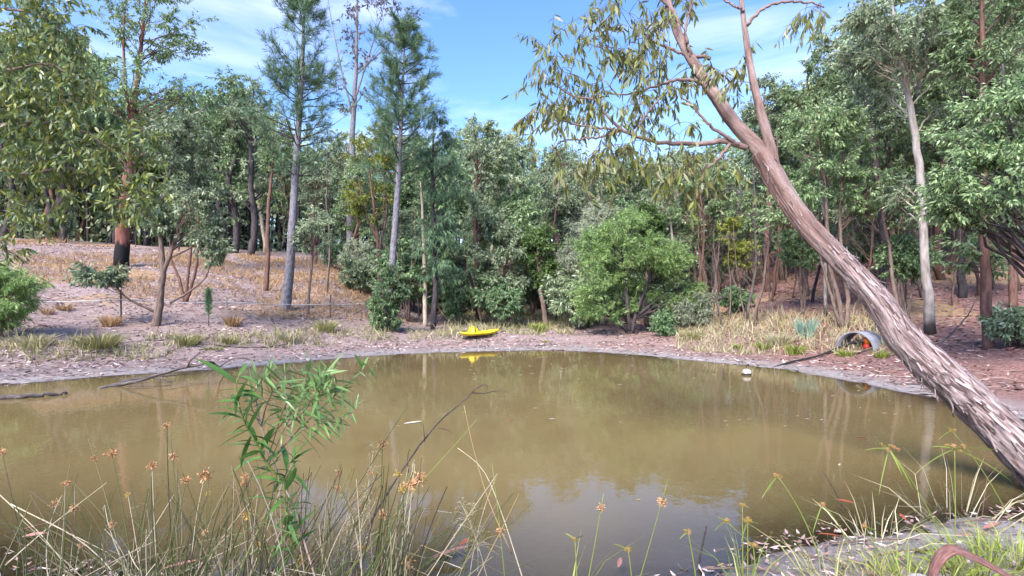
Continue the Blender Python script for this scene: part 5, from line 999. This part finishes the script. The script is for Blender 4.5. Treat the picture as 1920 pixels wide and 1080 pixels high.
# wispy panicles
for cx, cy, bx, D, w_, lab in [(655, 965, 650, 2.8, 62, 'wispy fine-branched grass head among the right rushes'), (868, 950, 930, 2.85, 56, 'wispy drooping grass head left of the sky reflection'), (700, 845, 640, 2.75, 34, 'wispy grass head beside the topmost orange seed head')]:
    f = foot(bx, D); o = thing('grass_panicle', lab, 'grass', f); b = MB(); p = stem_path(f, bx, 1080, D, cx, cy, D, .03); b.tubes(p, np.linspace(.0022, .0012, 9), 4); b.build('stem', M['pale_grass'], o); b = MB(); e = p[-1]; s = w_ / FPX * D
    st = p[[5, 6, 7, 8]]; k = 60; a = st[RNG.integers(0, 4, k)]; d = unit(RNG.normal(size=(k, 3)) + np.array([0, 0, .5])); tip = a + d * s * RNG.uniform(.3, .9, (k, 1)); mid = (a + tip) / 2 + np.array([0, 0, .1 * s]); T = bez(a, mid, tip - np.array([0, 0, .12 * s]), 5); b.tubes(T, np.full((k, 5), .0007), 3, cap=False); b.leaves(T[:, 2:].reshape(-1, 3), RNG.normal(size=(k * 3, 3)), .009, .004); b.build('flower_spray', M['pale_grass'], o, 'stuff')

# ------------------------------------------------------------------ foreground: leafy sapling
def sapling():
    D = 2.62; f = foot(575, D); o = thing('leafy_sapling', 'bright green narrow-leaved sapling at the water edge among the rushes', 'sapling', f); b = MB()
    me = [leaf_mesh('leaf', 0.18 * a, .028 * w_, M[m], s, 7, .14) for a, w_, s in ((1, 1, .25), (1.1, 1, .5), (.85, 1.1, .1)) for m in ('sapling',)]; pale = [leaf_mesh('leaf', .125 * a, .0145, M['sapling_pale'], s, 6, .14) for a, s in ((1, .15), (.8, .3), (1.1, .05))]
    green = [[(575, 1110, D), (548, 1030, D), (536, 960, D), (534, 900, D), (545, 865, D), (560, 850, D)], [(540, 905, D), (508, 880, D - .03), (482, 835, D - .04), (460, 795, D - .05), (447, 755, D - .05), (443, 720, D - .05), (452, 697, D - .05)]]
    pink = [[(600, 1110, D + .05), (575, 1030, D + .05), (555, 960, D + .05), (530, 905, D + .05), (505, 850, D + .05), (490, 800, D + .06), (480, 750, D + .06)]]
    fine = [[(500, 880, D + .03), (535, 800, D + .02), (560, 760, D), (575, 710, D), (572, 680, D)], [(520, 850, D + .05), (575, 790, D + .08), (620, 750, D + .1), (655, 715, D + .1), (680, 688, D + .1)], [(525, 840, D), (580, 800, D - .05), (630, 785, D - .05), (668, 772, D - .05)], [(490, 800, D + .06), (500, 760, D + .1), (520, 720, D + .1), (545, 690, D + .1)], [(505, 850, D + .05), (535, 760, D + .12), (560, 720, D + .15), (600, 695, D + .15)], [(560, 770, D), (600, 740, D - .04), (630, 700, D - .04)],
            [(500, 830, D + .1), (545, 775, D + .12), (590, 730, D + .12), (625, 705, D + .12)], [(490, 800, D), (470, 755, D + .05), (490, 715, D + .05), (510, 692, D + .05)], [(540, 800, D), (575, 765, D - .06), (600, 720, D - .06), (612, 690, D - .06)]]
    for grp, m, r0, r1 in ((green, 'stem_green', .0055, .0025), (pink, 'stem_pink', .006, .003), (fine, 'twig', .003, .0012)):
        for pts in grp:
            b = MB(); P = resample(catmull(path_px(pts) - f, 6), 22); b.tubes(P, np.linspace(r0, r1, 22), 6); st = b.build('stem' if grp is not fine else 'twig', M[m], o)
            n = {'stem_green': 44, 'stem_pink': 10, 'twig': 38}[m]; lo = 4 if grp is green else 7; a = RNG.random() * 6
            if grp is green and pts[0][0] == 575: lo = 6
            for k in range(n):
                i = int(lo + (21 - lo) * (k + .5) / n); t = unit(P[min(i + 1, 21)] - P[i - 1]); a += 2.4
                s = unit(np.cross(t, [.3, 1, .2])); s2 = np.cross(t, s); d = unit(t * RNG.uniform(.0, .9) + s * math.cos(a) + s2 * math.sin(a) * .8 + RNG.normal(size=3) * .45 + np.array([0, 0, -.12]))
                put_leaf((me if grp is green else pale)[RNG.integers(3)], P[i], d, st, RNG.uniform(.5, 1.25) * (.62 if i > 19 else 1), RNG.normal() * .5)
    for _ in range(14):
        i = RNG.integers(0, 3); P = path_px(fine[i]) - f; q = P[-1] + RNG.normal(size=3) * .01; put_leaf(me[2], q, unit(RNG.normal(size=3) + np.array([0, 0, 1.2])), o, .5)
sapling()

# ------------------------------------------------------------------ foreground right: sedges
def sedge(label, bx, by, hx, hy, D, R, nb, bract, col='seed_green', bow=.05):
    f = foot(bx, D); o = thing('sedge', label, 'sedge', f); b = MB(); a = at(bx, by, D) - f; a[2] = -.03; e = at(hx, hy, D + .03) - f; m = (a + e) / 2 + np.array([bow, 0, .05]); P = bez(a[None], m[None], e[None], 10)[0]; b.tubes(P, np.linspace(.0042, .0026, 10), 6); b.build('stem', M['rush_green'], o)
    for k in range(nb):
        an = k * 6.283 / nb + RNG.normal() * .3; d = np.array([math.cos(an), math.sin(an) * .8, RNG.uniform(-.1, .7)]); L_ = R * RNG.uniform(.45, 1.1); q = e + unit(d) * L_; c = MB(); c.tubes(np.stack([e, (e + q) / 2 + np.array([0, 0, .006]), q]), np.array([.0016, .0012, .001]), 4); ry = c.build('ray', M['rush_green'], o)
        s = link('seed_head', SEEDS_G[k % 2] if RNG.random() < .7 else SEEDS[k % 3], ry); s.location = [float(v) for v in q]; s.scale = (.38 + R * 3,) * 3
    s = link('seed_head', SEEDS_G[0], o); s.location = [float(v) for v in e]; s.scale = (.75, .75, .6)
    for bx_, by_ in bract:
        q = at(bx_, by_, D + RNG.normal() * .05) - f; c = MB(); m = (e + q) / 2 + np.array([0, 0, .12 * np.linalg.norm(q - e)]); T = bez(e[None], m[None], q[None], 8)[0]; w_ = .0042 * np.sin(np.linspace(.6, 3.1, 8)); sd = unit(np.cross(T[-1] - T[0], [0, 1, .3])); v = np.stack([T + sd * w_[:, None], T - sd * w_[:, None] + np.array([0, .002, 0])], 1).reshape(-1, 3); i = np.arange(7)[:, None] * 2; c.add(v, i + np.array([[0, 1, 3, 2]])); c.build('bract', M['rush_green'], o)
sedge('tall sedge with star-shaped flower head and two long hanging bracts', 1780, 1000, 1667, 842, 3.5, .055, 8, [(1648, 928), (1692, 892), (1712, 918), (1620, 845)])
sedge('tall upright sedge right of the star-headed one, thick brownish stem', 1792, 1010, 1790, 842, 3.6, .06, 7, [(1715, 890), (1900, 905), (1745, 838), (1895, 850)], bow=0)
sedge('sedge leaning left from the mud with small spiky head', 1545, 1010, 1458, 893, 3.3, .025, 5, [(1428, 936), (1440, 922), (1482, 895)])
sedge('low sedge with yellowish head between the leaning sedge and the red leaves', 1600, 1020, 1542, 946, 3.4, .022, 5, [(1524, 1000), (1585, 945)])
sedge('cluster-headed sedge standing left of the grey mud, topmost head', 1393, 1100, 1392, 948, 3.1, .02, 6, [(1408, 955)], bow=0)
sedge('shorter sedge with a full yellow head just below the cluster-headed one', 1402, 1100, 1402, 978, 3.05, .03, 8, [(1390, 1015), (1430, 985)], bow=0)
sedge('bent sedge arching left along the bottom toward the centre', 1500, 1100, 1362, 978, 3.1, .02, 5, [(1340, 995), (1345, 970)], bow=-.05)
sedge('low sedge with small head at far left of the mud', 1310, 1110, 1290, 998, 3.05, .018, 5, [(1275, 1010)], bow=0)
sedge('short sedge with yellow head beside the red leaf on the mud', 1640, 1050, 1622, 988, 3.35, .02, 5, [(1650, 1000)])
sedge('sedge with pale head under the leaning trunk at the right edge', 1905, 905, 1785, 808, 3.9, .03, 5, [(1760, 825), (1770, 800)])
sedge('short yellow sedge at bottom right beside the curled bark', 1420, 1105, 1412, 1022, 3.05, .025, 6, [(1395, 1050), (1440, 1040)], bow=0)
sedge('small sedge with green bracts at the bottom just right of centre', 1190, 1110, 1178, 1032, 2.95, .022, 5, [(1150, 1020), (1205, 1025)], bow=0)
sedge('tiny sedge head near the water right of the sky reflection', 1085, 1110, 1078, 1012, 2.9, .015, 4, [(1060, 1000), (1100, 1005)], bow=0)
for px, py, w_, h_, m, n, lab in [(1905, 1040, 110, 70, 'lime_grass', 170, 'thick green grass against the right edge below the trunk foot'), (1780, 1075, 110, 70, 'lime_grass', 150, 'green grass inside the bend of the curled bark strip'), (1640, 1085, 100, 60, 'olive_grass', 110, 'olive grass patch at the bottom edge left of the curled bark'), (1850, 1062, 130, 90, 'lime_grass', 150, 'fresh green grass clump at the bottom right corner'), (1700, 1090, 90, 80, 'lime_grass', 90, 'green grass sprouting under the curled bark strip'), (1560, 1095, 110, 90, 'olive_grass', 70, 'thin olive grass at the bottom edge right of centre'), (1070, 1100, 40, 130, 'lime_grass', 9, 'few upright green blades beside the sky reflection'), (1395, 1090, 50, 110, 'rush_green', 26, 'upright green stems under the cluster-headed sedge'), (1800, 960, 150, 120, 'pale_grass', 40, 'thin bleached stems leaning under the trunk foot'), (1645, 1010, 120, 100, 'pale_grass', 34, 'sparse straw stems on the mud among the sedges')]:
    D = EYE * FPX / (py - HZN) * .97; tuft(lab, px, py, w_ * 1.6, h_ * 1.2, m, n, .5, foot(px, D))
# fallen leaves one can pick out, and leaves afloat
M['leaf_orange'] = leaf_mat('orange_red_leaf', [(.30, .06, .03), (.40, .11, .05)], .5, .2, .1); M['leaf_pink'] = leaf_mat('pink_brown_leaf', [(.26, .11, .09), (.38, .19, .16)], .55, .1, .1); M['leaf_pale'] = leaf_mat('bleached_leaf', [(.62, .54, .44), (.72, .65, .56)], .55, .1, .1)
def fallen(label, px, py, Lp, m, ang, up=.0, water=False, h=.03, name='fallen_leaf', group=None, tilt=.12):
    D = W_(py, 0 if water else h); x = (px - 960) / FPX * D; z = .006 if water else max(gz(x, D), .0) + .012 + up; L_ = Lp / FPX * D
    o = link(name, leaf_mesh('leaf_blade', L_, L_ * .27, M[m], RNG.uniform(-.12, .1) if not water else -.03, 6, .2 if not water else .06)); o.location = (x - math.cos(ang) * L_ / 2, D - math.sin(ang) * L_ / 2, z); o.rotation_euler = (RNG.normal() * tilt * (0 if water else 1), -tilt if not water else 0, ang); tag(o, label, 'leaf', group); return o
for a in [('bright orange-red leaf caught in the sedges above the mud', 1586, 962, 34, 'leaf_orange', -.9, .1), ('orange-red leaf standing on the mud edge under the tall sedge', 1692, 980, 28, 'leaf_orange', 1.3, .06), ('red leaf on the mud left of the sedge heads', 1556, 1006, 40, 'leaf_orange', -.5, .02), ('pink-brown leaf on the wet mud at the bottom left corner', 52, 998, 62, 'leaf_pink', .35, .02), ('second pink-brown leaf touching the first at bottom left', 66, 1004, 48, 'leaf_pink', .05, .01),
          ('long red-brown dead leaf in the shallows under the wispy grass', 845, 1042, 78, 'leaf_pink', .35, .02), ('dark red leaf tip above the red-brown leaf', 872, 1024, 30, 'leaf_orange', .8, .04), ('pink leaf standing at the bottom edge right of the sky reflection', 1162, 1068, 36, 'leaf_pink', 1.2, .06), ('yellow leaf at the bottom edge by the brown stick', 1352, 1060, 14, 'seed_green', .2, .02),
          ('pink leaf under the dense rushes at the bottom', 340, 1070, 60, 'leaf_pink', .2, .04), ('pale leaf on the mud near the red leaf', 1614, 1016, 22, 'leaf_pale', .2, .01), ('pinkish leaf on the mud behind the curled bark strip', 1860, 990, 40, 'leaf_pink', .2, .02), ('brown leaf on the mud below the trunk foot', 1812, 1008, 34, 'leaf_pink', -.3, .02)]: fallen(*a)
for a in [('long pale leaf afloat left of centre', 775, 793, 36, 'leaf_pale', .45), ('orange leaf curl afloat at the pond centre', 958, 789, 10, 'leaf_orange', 1.2), ('pale leaf afloat just right of the orange curl', 1035, 786, 12, 'leaf_pale', .1), ('small orange leaf afloat right of centre', 1230, 766, 12, 'leaf_orange', 1.0), ('red leaf afloat on the right below the pipe reflection', 1616, 821, 18, 'leaf_orange', -.4), ('white leaf afloat under the leaning trunk', 1886, 868, 12, 'leaf_pale', .2), ('pale leaf afloat amid trunk reflections at right', 1574, 872, 12, 'leaf_pale', .9), ('yellow leaf afloat near the bottom centre', 1198, 938, 10, 'seed_green', .2), ('brown bark chip afloat near the far bank', 1015, 672, 26, 'leaf_pink', .05), ('brown leaf afloat left of the float ball', 1378, 692, 10, 'leaf_orange', .1)]: fallen(*a, water=True, name='floating_leaf')
for k in range(120):
    u = RNG.random(); px, py = (RNG.uniform(860, 1340), RNG.uniform(666, 712)) if u < .6 else ((RNG.uniform(1340, 1740), RNG.uniform(715, 800)) if u < .85 else (RNG.uniform(700, 1500), RNG.uniform(700, 800)))
    D = W_(py); x = (px - 960) / FPX * D
    if pond_dist(np.array([x]), np.array([D]))[0] > -.25: continue
    fallen('tiny fallen leaf drifting on the pond surface', px, py, RNG.uniform(3, 9), 'leaf_pale' if RNG.random() < .7 else 'leaf_pink', RNG.normal() * .4, water=True, name='drifting_leaf', group='tiny leaves drifting on the pond')
# curled bark strip and pale stone at the bottom right
def bark_curl():
    D = 2.75; M['curl'] = bark_mat('red_curled_bark', [(.07, .03, .027), (.19, .09, .08), (.34, .20, .18)], (90, 90, 16), .6)
    for k, (pts, w_, nm, lab) in enumerate([([(1740, 1095, D), (1748, 1062, D), (1766, 1036, D), (1790, 1026, D), (1830, 1042, D), (1875, 1066, D), (1925, 1098, D)], .036, 'bark_strip', 'bent strip of curled reddish bark arching over grass at the bottom right')]):
        P = resample(catmull(path_px(pts), 8), 40); g = P[20].copy(); P = P - g; T = unit(np.gradient(P, axis=0)); sd = unit(np.array([.1, 1, .35]) - T * (T @ np.array([.1, 1, .35]))[:, None]); nn = np.cross(T, sd); a = np.linspace(-1.25, 1.25, 9); w = w_ * (.75 + .25 * np.sin(np.linspace(.4, 2.9, 40)) + .12 * (fbm(np.linspace(0, 9, 40), np.zeros(40), 3) - .45))
        o_ = P[:, None] + sd[:, None] * np.sin(a)[None, :, None] * w[:, None, None] + nn[:, None] * (np.cos(a) - 1)[None, :, None] * w[:, None, None] * .55; i_ = o_ - nn[:, None] * .004; b = MB(); i = np.arange(360).reshape(40, 9); j = i + 360
        q = lambda r: np.stack([r[:-1, :-1], r[:-1, 1:], r[1:, 1:], r[1:, :-1]], -1).reshape(-1, 4); e = [np.stack([i[:-1, c], i[1:, c], j[1:, c], j[:-1, c]], -1) for c in (0, 8)] + [np.stack([i[r, :-1], i[r, 1:], j[r, 1:], j[r, :-1]], -1) for r in (0, 39)]
        tc = np.stack([np.broadcast_to(a * .04, (40, 9)), np.zeros((40, 9)), np.broadcast_to(np.linspace(0, .6, 40)[:, None], (40, 9))], -1)
        b.add(np.concatenate([o_.reshape(-1, 3), i_.reshape(-1, 3)]), np.concatenate([q(i), q(j)[:, ::-1]] + e), None, np.concatenate([tc.reshape(-1, 3)] * 2)); ob = b.build(nm, M['curl']); ob.location = [float(c) for c in g]; tag(ob, lab, 'bark')
    g = foot(1722, 3.05); b = MB(); n, m = 10, 16; th = np.linspace(.01, math.pi - .01, n); ph = np.arange(m) * 2 * math.pi / m; v = np.stack([np.sin(th)[:, None] * np.cos(ph) * .07, np.sin(th)[:, None] * np.sin(ph) * .05, np.cos(th)[:, None] * np.ones(m) * .04], -1); v *= (1 + .5 * (fbm(v[..., 0] * 30 + 5, v[..., 1] * 30 + v[..., 2] * 20 + 5, 3) - .45))[..., None]; i = np.arange(n * m).reshape(n, m); j = np.roll(i, -1, 1); b.add(v, np.stack([i[:-1], i[1:], j[1:], j[:-1]], -1).reshape(-1, 4)); o = b.build('stone', plain_mat('pale_stone', (.50, .44, .41), .8, .3, .2, 20, bump=.3)); o.location = (float(g[0]), float(g[1]), float(g[2]) + .03); tag(o, 'pale rounded stone at the bottom edge beside the curled bark strip', 'stone')
bark_curl()
